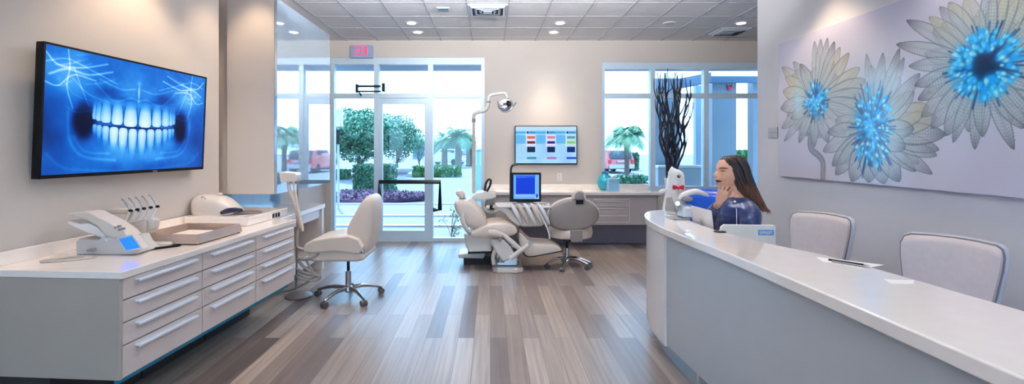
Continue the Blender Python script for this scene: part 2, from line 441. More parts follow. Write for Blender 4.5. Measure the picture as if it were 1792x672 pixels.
# ------------------------------------------------------------------ outdoors
m_pave = mat('pale_concrete', (118, 122, 128), .8, var=.05, scale=1.2)
m_road = mat('road', (112, 116, 122), .85, var=.05, scale=.6)
m_kerb = mat('kerb', (172, 174, 178), .8)
m_bld = mat('white_render', (124, 142, 156), .7, var=.02)
m_bldd = mat('grey_blue_trim', (88, 112, 138), .5)
m_bark = mat('bark', (96, 84, 74), .9, var=.2, scale=5)
m_bark2 = mat('palm_bark', (92, 80, 72), .9, var=.2, scale=8)
m_leaf = mat('tree_leaves', (88, 140, 112), .6, var=.35, scale=1.5)
m_leaf2 = mat('palm_leaves', (92, 138, 100), .55, var=.3, scale=2)
m_hedge = mat('hedge_leaves', (60, 108, 80), .6, var=.35, scale=4)
m_purple = mat('purple_leaves', (96, 68, 92), .7, var=.35, scale=5)
GZ = -.1
o = MB().box(-60, 60, BW+.16, 13.0, GZ-.3, GZ).build('pavement', m_pave, smooth=False); struct(o)
struct(MB().box(-60, 60, -30, -3.1, GZ-.3, GZ).build('terrace', m_pave, smooth=False))
struct(MB().box(-90, 90, 13.0, 140, GZ-.34, GZ-.03).build('road', m_road, smooth=False))
k = MB()
for yy in (9.2, 10.6, 12.9): k.box(-40, 40, yy, yy+.16, GZ, GZ+.035)
struct(k.build('kerb', m_kerb, smooth=False))
struct(MB().box(-12, 12, BW+.2, 8.35, 2.72, 3.1).build('roof', m_bld, smooth=False))

def leaf_cloud(bm, lobes, n, size, rnd, squash=.8):
    for _ in range(n):
        c, r = rnd.choice(lobes)
        while True:
            v = Vector((rnd.uniform(-1, 1), rnd.uniform(-1, 1), rnd.uniform(-1, 1)))
            if .25 < v.length < 1: break
        v = v.normalized()*(v.length**.45)
        p = Vector(c)+Vector((v.x*r, v.y*r, v.z*r*squash))
        R = Euler((rnd.uniform(-1, 1), rnd.uniform(-1, 1), rnd.uniform(0, 6.3))).to_matrix()
        s = size*rnd.uniform(.6, 1.3)
        bm.quad(p+R @ Vector((-s, 0, 0)), p+R @ Vector((0, -s*.5, s*.1)), p+R @ Vector((s, 0, 0)), p+R @ Vector((0, s*.5, s*.1)))
def tree(px, py_base, Y, top_py, wpx, label, seed, n=2600, name='broadleaf_tree'):
    rnd = random.Random(seed)
    x = (px-CX)*Y/F; zt = EYE-(top_py-HY)*Y/F; r = wpx*Y/F/2; z0 = GZ-.03
    zb = EYE-(py_base-HY)*Y/F                         # underside of the crown
    t = thing(name, label, 'tree', (x, Y, z0), group='trees across the road')
    zc = (zt+zb)/2; h = (zt-zb)/2
    lobes = [((x+math.cos(q*2.4)*.62*r*(q/15)**.5, Y+rnd.uniform(-.5, .5)*r, zc+math.sin(q*2.4)*.55*h*(q/15)**.5), min(r, h*1.25)*rnd.uniform(.40, .52)) for q in range(16)]
    lobes = [(c, q) for c, q in lobes]
    b = MB(); leaf_cloud(b, lobes, int(n*2.4), r*.045, rnd, min(1.0, h/r)); cr = b.build('crown', m_leaf, t, smooth=False); cr['kind'] = 'stuff'
    tr = MB(); tr.tube([(x, Y, z0), (x+.05, Y, (z0+zb)/2), (x-.05, Y, zc)], [r*.055, r*.04, r*.02], 8, 4)
    for _ in range(4):
        c, q = rnd.choice(lobes); tr.tube([(x, Y, zb-.2), tuple((Vector(c)+Vector((x, Y, zb)))/2), c], [r*.03, r*.012], 6, 3)
    tr.build('trunk', m_bark, t)
tree(628, 288, 24, 180, 160, 'big round leafy tree outside the glass beside the door frame', 3, 5200)
tree(694, 284, 29, 192, 96, 'leafy tree just right of the door frame, seen through the door', 5, 4200)
tree(590, 284, 33, 206, 60, 'leafy tree at the far left edge of the glass, behind the silver reflection post', 15, 1600)
tree(733, 282, 38, 218, 46, 'smaller leafy tree behind, at the right edge of the glass door', 9, 1800)
tree(766, 284, 56, 226, 46, 'far leafy tree left of the tall palms', 14, 1500)
def palm(px, Y, top_py, crown_py, wpx, label, seed, trunk_r=.22, nf=26, thick=False):
    rnd = random.Random(seed)
    x = (px-CX)*Y/F; zc = EYE-(crown_py-HY)*Y/F; R = wpx*Y/F/2; zt = EYE-(top_py-HY)*Y/F; z0 = GZ-.03
    t = thing('palm_tree', label, 'palm tree', (x, Y, z0), group='palms across the road')
    b = MB()
    for i in range(nf):
        a = i*2.399+rnd.uniform(-.2, .2); el = rnd.uniform(-.3, 1.2)
        L = R*rnd.uniform(.9, 1.15); pts = []
        for j in range(7):
            s = j/6; d = L*s
            pts.append(Vector((x+math.cos(a)*d*math.cos(el)*(1-.15*s), Y+math.sin(a)*d*math.cos(el), zc+d*math.sin(el)*(zt-zc)/R*1.05-.62*L*s*s*s*(.4+.6*math.cos(el)))))
        for j in range(6):
            p, q = pts[j], pts[j+1]; d = (q-p).normalized(); sd = d.cross(Vector((0, 0, 1))).normalized()
            for kk in range(8):
                o = p+(q-p)*(kk/8); ll = R*.36*math.sin(PI*min(1, (j+kk/8)/6*.9+.1))
                for sg in (-1, 1):
                    tip = o+sd*sg*ll*.75+d*ll*.5-Vector((0, 0, ll*.45))
                    b.quad(o, o+d*R*.020, tip+d*R*.004, tip)
    b.build('fronds', m_leaf2, t, smooth=False)
    r = trunk_r
    prof = [(r*1.0, z0), (r*.85, z0+.5*(zc-z0)), (r*(1.2 if thick else .9), zc-.25*(zc-z0)), (r*(1.9 if thick else .8), zc-.06*(zc-z0)), (r*.5, zc+.04*(zc-z0))]
    MB().lathe(prof, (x, Y, 0), 14).build('trunk', m_bark2, t)
palm(1097, 26, 206, 234, 100, 'single palm with a thick trunk outside the right window', 2, .14, 54, True)
palm(802, 40, 206, 238, 80, 'tallest pale palm outside, left of the lamp pole', 4, .3)
palm(778, 44, 220, 244, 52, 'palm between the far tree and the tallest palm', 6, .3)
palm(821, 43, 222, 248, 48, 'shorter palm right beside the lamp pole', 8, .3)

def leafy_box(name, label, cat, x0, x1, y0, y1, z0, z1, m, n, size, seed, group=None):
    rnd = random.Random(seed); b = MB()
    b.box(x0+size, x1-size, y0+size, y1-size, z0, z1-size*.8)
    for _ in range(n):
        f_ = rnd.random(); x, y, z = rnd.uniform(x0, x1), rnd.uniform(y0, y1), rnd.uniform(z0, z1)
        if f_ < .5: y = y0+rnd.uniform(0, size)
        elif f_ < .8: z = z1-rnd.uniform(0, size)
        else: x = rnd.choice((x0, x1))
        R = Euler((rnd.uniform(-1.5, 1.5), rnd.uniform(-1.5, 1.5), rnd.uniform(0, 6.3))).to_matrix(); s = size*rnd.uniform(.7, 1.3); p = Vector((x, y, z))
        b.quad(p+R @ Vector((-s, 0, 0)), p+R @ Vector((0, -s*.5, 0)), p+R @ Vector((s, 0, 0)), p+R @ Vector((0, s*.5, 0)))
    o = b.build(name, m, None, smooth=False)
    return tag(o, label, cat, group)
def at(px, Y): return (px-CX)*Y/F
leafy_box('clipped_hedge', 'dense square clipped hedge in front of the round tree outside', 'hedge', at(617, 15.6), at(682, 15.6), 15.6, 16.8, GZ, .86, m_hedge, 2200, .06, 1)
leafy_box('low_hedge', 'low hedge far left outside behind the square hedge', 'hedge', at(578, 24), at(606, 24), 24, 25, GZ, .32, m_hedge, 500, .1, 2)
leafy_box('green_border', 'long low green planting strip below the palms', 'planting', at(722, 26), at(803, 26), 26, 27.5, GZ, .42, m_green, 900, .12, 3)
leafy_box('window_shrub', 'low green shrubs beside the red car', 'planting', at(1086, 20), at(1133, 20), 20, 21, GZ, .26, m_hedge, 600, .09, 4)
leafy_box('roadside_shrub', 'dark bushy shrub at the left edge of the right window', 'planting', at(1053, 36), at(1072, 36), 36, 37, GZ, .9, m_hedge, 400, .14, 6)
leafy_box('tall_shrub', 'round bush behind the red car, beneath the palm', 'planting', at(1100, 34), at(1118, 34), 34, 35.4, GZ, 1.1, m_hedge, 400, .14, 7)
leafy_box('side_shrub', 'green bush seen through the window beside the long-haired woman', 'planting', at(1296, 12), at(1330, 12), 12, 13, GZ, 1.32, m_green, 900, .07, 8)
# purple ground cover with a curved front edge
rnd = random.Random(5); b = MB()
x0, x1 = at(578, 14), at(746, 14)
ring = [(x0, 13.3), (x0+1.2, 13.15), (x1-1.2, 13.4), (x1, 14.2), (x1-.6, 15.2), (x0, 15.3)]
b.prism(ring, 'xy', GZ, GZ+.1)
for _ in range(3600):
    x = rnd.uniform(x0, x1); u = (x-x0)/(x1-x0); yf = 13.15+.9*u**4; y = rnd.uniform(yf, 15.3-.5*u**3)
    z = GZ+.08+rnd.uniform(0, .16)*(1-.4*u); s = rnd.uniform(.03, .06)
    R = Euler((rnd.uniform(-1.2, 1.2), rnd.uniform(-1.2, 1.2), rnd.uniform(0, 6.3))).to_matrix(); p = Vector((x, y, z))
    b.quad(p+R @ Vector((-s, 0, 0)), p+R @ Vector((0, -s*.5, 0)), p+R @ Vector((s, 0, 0)), p+R @ Vector((0, s*.5, 0)))
tag(b.build('purple_groundcover', m_purple, smooth=False), 'bed of low purple leafy groundcover in front of the hedge', 'planting', kind='stuff')
# bowl planter
x, Y = at(703, 22), 22.0
t = thing('garden_fountain', 'pale stone bowl on a pedestal right of the square hedge', 'fountain', (x, Y, GZ))
MB().lathe([(.34, GZ-.03), (.34, GZ+.05), (.16, GZ+.12), (.15, GZ+.3), (.3, GZ+.38)], (x, Y, 0)).build('pedestal', m_kerb, t)
MB().lathe([(.2, GZ+.36), (.48, GZ+.5), (.54, GZ+.62), (.48, GZ+.62), (.4, GZ+.52), (.05, GZ+.47)], (x, Y, 0)).build('bowl', m_kerb, t)
# small green plant beside the glass door
x, Y = at(790, 7.9), 7.9; rnd = random.Random(8)
t = thing('young_plant', 'small spindly green plant outside the glass right of the door', 'plant', (x, Y, GZ))
b = MB(); st = MB()
for i in range(9):
    a = rnd.uniform(0, 6.3); h = rnd.uniform(.15, .5); q = Vector((x+math.cos(a)*.14*h*3, Y+math.sin(a)*.1, GZ+h))
    st.tube([(x, Y, GZ-.01), (x+math.cos(a)*.04, Y, GZ+h*.5), q], [.006, .003], 5, 3)
    for j in range(16):
        p = q+Vector((rnd.uniform(-.07, .07), rnd.uniform(-.05, .05), rnd.uniform(-.12, .06))); R = Euler((rnd.uniform(-1, 1), rnd.uniform(-1, 1), rnd.uniform(0, 6.3))).to_matrix(); s = .028
        b.quad(p+R @ Vector((-s, 0, 0)), p+R @ Vector((0, -s*.4, 0)), p+R @ Vector((s, 0, 0)), p+R @ Vector((0, s*.4, 0)))
st.build('stem', m_bark, t); b.build('leaves', m_green, t, smooth=False)
# post and box standing in for the reflection of the dental lamp
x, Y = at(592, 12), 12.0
t = thing('lamp_reflection_post', 'slim white post and silver box imitating the reflected dental lamp near the left edge of the glass', 'post', (x, Y, GZ))
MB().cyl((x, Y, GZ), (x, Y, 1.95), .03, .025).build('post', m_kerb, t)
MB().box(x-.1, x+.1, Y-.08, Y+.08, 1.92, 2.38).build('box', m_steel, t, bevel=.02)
MB().box(x-.045, x+.045, Y-.06, Y-.03, 1.5, 1.86).build('reflection_plate', m_dark, t, bevel=.01)
# light blue utility cabinet
x0, x1, Y = at(829, 13), at(850, 13), 13.2
t = thing('utility_cabinet', 'tall pale blue box outside behind the lamp pole', 'box', ((x0+x1)/2, Y, GZ))
MB().box(x0, x1, Y, Y+.5, GZ, 1.34).build('body', mat('pale_blue_metal', (140, 176, 204), .5), t, bevel=.02, smooth=False)
MB().box(x0-.04, x1+.04, Y-.04, Y+.54, 1.34, 1.40).build('lid', m_kerb, t, smooth=False, bevel=.01)
# far pale low building with openings
t = thing('far_building', 'long low white building with rows of openings behind the palms', 'building', (at(775, 70), 72, GZ))
x0, x1 = at(722, 72), at(832, 72)
MB().box(x0, x1, 72, 78, GZ-.03, 1.0).build('ground_storey', m_bld, t, smooth=False)
MB().box(x0, x1, 72.4, 78, 1.0, 2.7).build('upper_storey', m_bld, t, smooth=False)
for r, z in enumerate((.45, 1.3, 2.0)):
    for i in range(11):
        xx = x0+.4+i*(x1-x0-.8)/11
        MB().box(xx, xx+.5, 71.9+.4*(r > 0), 72.1+.4*(r > 0), z, z+.42).build('window', m_bldd, t, smooth=False)
def car(x, Y, z0, L, Wd, H, body, label, yaw=0.0):
    """seen from behind: length along local Y"""
    t = thing('car', label, 'car', (x, Y, z0), yaw, 'parked cars', world=False)
    side = [(0, .28*H), (.03*L, .58*H), (.12*L, .96*H), (.2*L, H), (.55*L, H), (.7*L, .62*H), (.97*L, .5*H), (L, .3*H), (.97*L, .18*H), (.02*L, .18*H)]
    def ringx(f, s): return [Vector((f*Wd/2*(1-.16*max(0, (q[1]/H-.55))), q[0], q[1])) for q in side]
    MB().loft([ringx(-1, 1), ringx(1, 1)]).build('body', body, t, smooth=True, bevel=.06, local=True)
    wd = MB(); wd.quad((-Wd*.37, .025*L-.02, .62*H), (Wd*.37, .025*L-.02, .62*H), (Wd*.34, .105*L-.03, .92*H), (-Wd*.34, .105*L-.03, .92*H))
    g_ = MB().prism([(-Wd*.40, .62*H), (Wd*.40, .62*H), (Wd*.36, .93*H), (-Wd*.36, .93*H)], 'xz', .03*L-.05, .16*L); wd.bm.free()
    g_.build('rear_window', mat('car_glass', (40, 62, 80), .1), t, smooth=False, local=True)
    for sx in (-1, 1):
        MB().prism([(.16*L, .62*H), (.62*L, .62*H), (.52*L, .94*H), (.2*L, .94*H)], 'yz', sx*Wd*.46-.03, sx*Wd*.46+.03).build('side_window', bpy.data.materials['car_glass'], t, smooth=False, local=True)
        MB().obox((sx*Wd*.43, .02*L, .5*H), (Wd*.12, .1, H*.17)).build('tail_light', mat('tail_red', (200, 40, 50), .3), t, local=True, bevel=.02)
        for yy in (.2*L, .8*L):
            MB().cyl((sx*Wd*.36, yy, .18*H+.02), (sx*Wd*.5, yy, .18*H+.02), .18*H+.02, seg=20).build('wheel', m_dark, t, local=True)
    MB().box(-Wd*.46, Wd*.46, -.06, .05, .2*H, .36*H).build('bumper', m_kerb, t, local=True, bevel=.03)
    MB().box(-Wd*.16, Wd*.16, -.02, .02, .46*H, .54*H).build('number_plate', m_kerb, t, local=True)
car(at(1088, 30), 30, GZ-.03, 4.2, 1.72, 1.5, mat('red_car_paint', (196, 84, 78), .25, coat=.6), 'red hatchback car parked outside, seen from behind through the right window', .12)
car(at(815, 46), 46, GZ-.03, 4.2, 1.8, 1.5, mat('silver_car_paint', (188, 196, 204), .25, coat=.6), 'silver car parked beneath the palms next to the lamp pole', 1.2)
# white neighbouring building with square columns outside the right window
t = thing('entrance_portico', 'pale blue building entrance with square columns outside the right window', 'building', (3.4, 9.5, GZ))
MB().box(at(1147, 9.2), at(1190, 9.2), 9.2, 9.5, GZ, 2.72).build('wall_panel', m_bld, t, smooth=False)
MB().box(at(1218, 10.2), at(1230, 10.2), 10.2, 10.35, GZ, 2.72).build('column', m_bld, t, smooth=False, bevel=.01)
MB().box(at(1247, 9.0), at(1289, 9.0), 9.0, 9.5, GZ, 2.72).build('column', m_bld, t, smooth=False, bevel=.01)
MB().prism([(at(1190, 9.2), 9.2), (at(1238, 8.6), 8.45), (at(1242, 8.6), 8.6), (at(1192, 9.4), 9.4)], 'xy', 2.55, 2.72).build('beam', m_bldd, t, smooth=False)
MB().box(at(1238, 9.0), 6.0, 8.9, 9.0, 2.6, 2.72).build('beam', m_bldd, t, smooth=False)
MB().box(at(1147, 9.0), at(1228, 9.0), 8.85, 9.1, GZ, 1.04).build('low_wall', m_bld, t, smooth=False, bevel=.01)
MB().box(at(1146, 9.0), at(1229, 9.0), 8.82, 9.13, 1.04, 1.08).build('coping', m_kerb, t, smooth=False)
MB().box(at(1318, 9.0), at(1326, 9.0), 9.0, 9.2, GZ, 2.72).build('column', m_bld, t, smooth=False)
sg = MB(); q = P(1278, 155, 8.98); sg.ell((q.x, 8.985, q.z), (.055, .012, .045)); sg.box(q.x-.05, q.x-.025, 8.975, 8.995, q.z+.02, q.z+.07); sg.box(q.x+.02, q.x+.045, 8.975, 8.995, q.z+.02, q.z+.06)
sg.build('red_emblem', mat('emblem_red', (215, 60, 92), .4), t)
sb = MB()
for i in range(5):
    q = P(1266+i*4.3, 147, 8.98); sb.box(q.x-.015, q.x+.012, 8.985, 8.999, q.z-.012, q.z+.012)
sb.build('sign_lettering', m_kerb, t, smooth=False)
# ------------------------------------------------------------------ drawer cabinets along the left wall
ROT = -math.atan(.0725)
A0 = Vector((-1.75, 2.31, 0)); UD = Vector((math.sin(-ROT), math.cos(ROT), 0)); VD = Vector((math.cos(ROT), -math.sin(-ROT), 0))
def L(u, v, z=0): return A0+UD*u+VD*v+Vector((0, 0, z))          # u along the cabinets, v out into the room (wall at -.7)
WID = .575
labs = ['white four-drawer cabinet with a plain side panel, nearest the viewer', 'white four-drawer cabinet in the middle of the row', 'white four-drawer cabinet at the far end of the row, by the hose stand']
for i in range(3):
    o = L(i*WID, 0)
    t = thing('drawer_cabinet', labs[i], 'cabinet', o, ROT, 'drawer cabinets under the long worktop', world=False)
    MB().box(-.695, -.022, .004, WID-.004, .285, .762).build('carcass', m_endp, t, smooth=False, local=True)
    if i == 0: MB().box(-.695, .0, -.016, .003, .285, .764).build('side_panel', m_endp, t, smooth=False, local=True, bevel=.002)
    MB().box(-.66, -.38, .01, WID-.01, 0, .285).build('plinth', m_gap, t, smooth=False, local=True)
    zs = [(.66, .761), (.551, .656), (.443, .547), (.287, .439)]
    for z0, z1 in zs:
        d = MB().box(-.02, 0, .005, WID-.004, z0+.001, z1-.001).build('drawer', m_drawer, t, smooth=False, local=True, bevel=.0025)
        zz = z1-.020
        MB().prism([(0, zz+.005), (.022, zz+.003), (.027, zz-.001), (.027, zz-.010), (.022, zz-.011), (.021, zz-.004), (0, zz-.003)], 'xz', .075, WID-.07).build('handle', m_handle, d, smooth=False, local=True)
LU = 3*WID
# worktop with upstand
t = thing('worktop', 'long glossy cream worktop with a low upstand along the left wall', 'worktop', L(0, -.35, .764), ROT, world=False)
MB().box(-.348, .365, -.02, LU+.005, .001, .036).build('slab', m_top, t, smooth=False, local=True, bevel=.004)
MB().box(-.349, -.325, -.02, LU, .036, .105).build('upstand', m_top, t, smooth=False, local=True, bevel=.004)
# raised block at the far end
t = thing('raised_counter', 'raised cream counter step at the far end of the long worktop', 'counter', L(1.32, -.5, .8), ROT, world=False)
MB().box(-.165, .335, 0, .62, .001, .068).build('block', m_top, t, smooth=False, local=True, bevel=.006)
s = MB()
for i in range(3): s.box(.334, .339, .36+i*.045, .385+i*.045, .012, .046)
s.build('sockets', m_dark, t, smooth=False, local=True)
# teal light under the cabinets
m_led = glow('teal_strip', (0, 92, 122), .28)
tag(MB().box(-.06, -.045, .02, LU-.02, .245, .2845).build('light_strip', m_led, smooth=False), 'thin teal light strip under the drawer cabinets', 'light strip')
bpy.data.objects['light_strip'].location = A0; bpy.data.objects['light_strip'].rotation_euler = (0, 0, ROT)

# ------------------------------------------------------------------ wall television with the dental x-ray
def xray(w=400, h=226):
    u, v = np.meshgrid(np.linspace(0, 1, w), np.linspace(0, 1, h)); asp = .5625
    X, Y = u, v*asp
    def blob(a, b, su, sv, k): return k*np.exp(-((u-a)/su)**2-((v-b)/sv)**2)
    T = .44+.10*(noise2(h, w, 3, 1)-.5)+.10*(noise2(h, w, 7, 2)-.5)+.04*(noise2(h, w, 24, 3)-.5)
    T += blob(.5, .28, .5, .1, .06)+blob(.5, .85, .22, .2, .14)-blob(.5, .99, .9, .08, .12)-blob(0, .6, .1, .5, .12)-blob(1, .75, .1, .4, .12)
    for sg in (-1, 1):
        m = lambda a: .492+sg*(.492-a)
        T -= .38*np.exp(-(((u-m(.19))/.060)**2+((v-.56)/.16)**2)**2)+blob(m(.185), .68, .05, .12, .14)
        T -= blob(m(.31), .30, .075, .05, .24)+blob(m(.38), .345, .08, .02, .14)-blob(m(.12), .28, .10, .13, .12)+blob(m(.08), .72, .08, .2, .06)
        def st(pts, wd, k):
            D = seg_dist(X, Y, [(m(a), b*asp) for a, b in pts]); return k*np.exp(-(D/wd)**2)
        sm = lambda pts: [tuple(q) for q in [(p.x, p.y) for p in spline([(a, b, 0) for a, b in pts], 8)]]
        for pts, wd, k in (([(.0, .05), (.06, .14), (.17, .13), (.30, .06)], .0035, .3), ([(.02, .22), (.1, .16), (.2, .18), (.33, .12)], .004, .28),
                           ([(0, .28), (.06, .3), (.13, .2), (.24, .22)], .0025, .3), ([(.1, .0), (.11, .14), (.1, .3), (.13, .47)], .0028, .26),
                           ([(.13, .14), (.17, .3), (.21, .44)], .0022, .2), ([(.0, .13), (.1, .08), (.22, .14), (.36, .22)], .0022, .22),
                           ([(.1, .46), (.16, .5), (.25, .46)], .003, .12), ([(.24, .24), (.34, .37), (.44, .33), (.49, .35)], .004, .14),
                           ([(.26, .2), (.38, .26), (.47, .24)], .004, .14), ([(.02, .84), (.1, .95), (.24, .98), (.4, 1.0)], .006, .10),
                           ([(.11, .5), (.12, .72), (.19, .86), (.36, .9)], .007, .13), ([(.14, .7), (.2, .82), (.33, .84)], .005, .10)):
            T += .85*st(sm(pts), wd*1.15, k)
        rs = random.Random(40+sg)
        for i in range(9):
            x0, y0 = rs.uniform(0, .2), rs.uniform(.02, .34); an = rs.uniform(-.7, .9); ln = rs.uniform(.06, .2)
            T += .6*st(sm([(x0, y0), (x0+ln*.5*math.cos(an), y0+ln*.9*math.sin(an)+.02), (x0+ln, y0+ln*1.6*math.sin(an))]), .003, rs.uniform(.08, .2))
    T += blob(.492, .27, .006, .08, .3)+blob(.492, .18, .02, .02, .08)
    T -= .34*np.exp(-((v-.602)/.010)**2)*(np.abs(u-.492) < .27)
    def tooth(c, half, top, bot, up, k):
        nonlocal T
        t = (v-top)/(bot-top)
        tt = t if up else 1-t                      # 0 at the root, 1 at the biting edge
        wd = half*(.60+.42*np.clip(tt*1.25, 0, 1)**.8)
        d = np.abs(u-c)/wd
        q = d**4+np.clip((tt-.70)/.30, 0, 3)**4
        e = np.clip((1-q)*3.0, 0, 1)*np.clip(tt*2.2, 0, 1)
        e = np.where((t < -.02) | (t > 1.02), 0, e)
        shade = k*(.58+.42*np.clip(tt*1.2, 0, 1))*(1-.22*d**2)
        ring = np.exp(-((q-1.05)/.35)**2)*(tt > .3)*((t > -.03) & (t < 1.05))
        T = T-.20*ring
        T = T*(1-e*.95)+e*.95*np.maximum(shade, T*.7)
    ups = [(.047, .0435, .57), (.126, .035, .565), (.190, .030, .55), (.228, .019, .535), (.250, .015, .53)]
    los = [(.030, .0275, .0), (.088, .0275, .0), (.143, .0265, .0), (.190, .021, .0), (.225, .016, .0), (.248, .013, 0)]
    for sg in (-1, 1):
        for i, (dx, hf, bt) in reversed(list(enumerate(ups))):
            tooth(.492+sg*dx, hf, .33+.03*(i > 2), .598-.012*i, True, .97-.05*i)
        for i, (dx, hf, _) in reversed(list(enumerate(los))):
            tooth(.492+sg*dx, hf, .606-.004*i, .93-.045*i, False, .93-.04*i)
    T += blob(.36, .72, .06, .14, .16)+blob(.5, .45, .2, .1, .04)
    T += blob(.08, .14, .12, .12, .12)+blob(.9, .16, .1, .12, .10)
    T = np.clip(T, 0, 1)
    xs = [0, .15, .32, .46, .62, .8, 1]
    cm = np.array([(2, 12, 48), (4, 36, 104), (6, 78, 180), (16, 112, 216), (70, 168, 246), (170, 220, 255), (238, 250, 255)])/255
    return s2l(np.stack([np.interp(T, xs, cm[:, i]) for i in range(3)], -1))
m_screen = attr_mat('screen_picture', .78, .3)
m_screen.node_tree.nodes['Principled BSDF'].inputs['Specular IOR Level'].default_value = .15
q0, q1 = Vector((-2.363, 2.54, 0)), Vector((-2.262, 3.825, 0))
du = (q1-q0); nv = Vector((du.y, -du.x, 0)).normalized()
ZB, ZT, TILT = 1.222, 1.945, .03
t = thing('wall_television', 'large black framed wall television showing a blue dental x-ray', 'television', (q0+q1)/2+Vector((0, 0, ZB)))
def tv(u, z, d): return q0+du*u+nv*(d+TILT*(z-ZB)/(ZT-ZB))+Vector((0, 0, z))
def slab(m_, u0, u1, z0, z1, d0, d1):
    v = [tv(u, z, d) for d in (d0, d1) for z in (z0, z1) for u in (u0, u1)]
    m_.loft([[v[0], v[1], v[3], v[2]], [v[4], v[5], v[7], v[6]]]); return m_
slab(MB(), 0, 1, ZB, ZT, -.045, -.004).build('casing', m_dark, t, smooth=False, bevel=.004)
fr = MB()
slab(fr, 0, 1, ZT-.012, ZT, -.004, .002); slab(fr, 0, 1, ZB, ZB+.02, -.004, .002); slab(fr, 0, .009, ZB, ZT, -.004, .002); slab(fr, .991, 1, ZB, ZT, -.004, .002)
fr.build('bezel', m_dark, t, smooth=False)
slab(MB(), .3, .7, ZB+.15, ZT-.15, -.12, -.045).build('wall_mount', m_dark, t, smooth=False)
slab(MB(), .60, .63, ZB+.004, ZB+.012, .002, .003).build('badge', m_steel, t, smooth=False)
O = tv(.009, ZT-.012, -.001); raster('screen', xray(), O, tv(.991, ZT-.012, -.001)-O, tv(.009, ZB+.02, -.001)-O, m_screen, t)

# ------------------------------------------------------------------ glossy wall cabinet and the desk below it
m_mirror, n, l, b = new_mat('blue_gloss_lacquer')
b.inputs['Base Color'].default_value = S(192, 214, 234); b.inputs['Roughness'].default_value = .02
b.inputs['Metallic'].default_value = .55; b.inputs['Coat Weight'].default_value = 1.0; b.inputs['Coat Roughness'].default_value = .01
t = thing('wall_cabinet', 'tall wall cabinet with a mirror-gloss blue front and beige side', 'cabinet', (-2.1, 4.9, .986))
MB().box(-2.30, -1.885, 4.24, 5.63, .986, 2.70).build('body', m_wall, t, smooth=False, bevel=.003)
MB().box(-1.882, -1.86, 4.238, 5.63, .99, 2.70).build('door', m_mirror, t, smooth=False)
MB().box(-2.45, -2.305, 4.30, 4.40, .986, 2.70).build('filler', m_wall, t, smooth=False)
t = thing('desk', 'white wall-side desk below the glossy wall cabinet', 'desk', (-2.18, 4.95, 0))
MB().box(-2.449, -1.92, 4.30, 5.65, .70, .745).build('top', m_top, t, smooth=False, bevel=.005)
MB().box(-2.43, -1.95, 4.32, 5.62, .60, .70).build('apron', m_drawer, t, smooth=False, bevel=.003)
MB().box(-2.44, -1.93, 5.57, 5.64, 0, .70).build('end_panel', m_drawer, t, smooth=False, bevel=.003)
MB().box(-2.44, -2.38, 4.32, 5.57, .09, .60).build('back_panel', m_endp, t, smooth=False)
MB().box(-2.40, -1.98, 4.7, 5.57, .10, .22).build('foot_shelf', m_drawer, t, smooth=False, bevel=.012)
MB().box(-2.34, -2.06, 4.75, 5.55, 0, .10).build('plinth', mat('teal_plinth', (58, 98, 118), .4), t, smooth=False)

MB().box(-2.449, -2.435, 4.32, 5.64, .745, 1.0).build('splashback', mat('blue_gloss_panel', (150, 182, 208), .08, coat=.8), t, smooth=False)
# ------------------------------------------------------------------ hose stand between cabinet and desk
H = lambda px, py, Y=4.3: P(px, py, Y)
t = thing('hose_stand', 'slim dental hose stand with looped grey hoses beside the far drawer cabinet', 'dental hose stand', (-1.84, 4.5, 0))
MB().pprism([(488, 303), (491, 300), (515, 302), (517, 305), (516, 317), (490, 318)], 4.3, 4.24, 4.36).build('head', m_creamp, t, bevel=.012)
MB().tube([H(515, 312), H(514, 400), H(513, 470), P(512, 505, 4.55)], .009, 10).build('pole', m_grey, t)
MB().tube([H(498, 317), H(500, 330), H(509, 352), H(516, 385), H(520, 398)], [.014, .016, .014], 10, 6).build('handpiece_hose', m_cream, t)
MB().tube([H(507, 317, 4.25), H(512, 345, 4.25), H(517, 375, 4.25), H(522, 396, 4.25), H(523, 404, 4.25)], [.009, .012, .016, .012], 10, 5).build('handpiece_hose', m_cream, t)
hs = mat('grey_hose', (158, 150, 144), .4)
MB().tube([H(515, 398), H(514, 430), H(528, 437), H(549, 438), H(549, 446), H(532, 453), H(516, 452)], .016, 10, 8).build('hose_loop', hs, t)
MB().tube([H(514, 452), H(525, 466), H(543, 478), H(554, 484), H(545, 490), H(520, 487), H(512, 480)], .014, 10, 8).build('hose_loop', hs, t)
MB().tube([H(512, 470), H(530, 478), H(545, 480), H(535, 486), H(515, 478)], .014, 10, 8).build('hose_loop', hs, t)
MB().tube([H(530, 455), H(538, 470), H(546, 479)], .011, 10, 6).build('hose_loop', hs, t)
MB().tube([P(476, 509, 4.66), P(500, 506, 4.62), P(520, 497, 4.66), P(538, 488, 4.8), P(530, 494, 4.9), P(505, 500, 4.9)], [.02, .024, .018, .014], 10, 6).build('floor_hose', hs, t)
MB().lathe([(.12, 0), (.125, .012), (.10, .03), (.03, .04)], (-1.83, 4.56, 0), 24).build('foot', m_shell, t)

t.location.x += .035; t.location.y -= .01
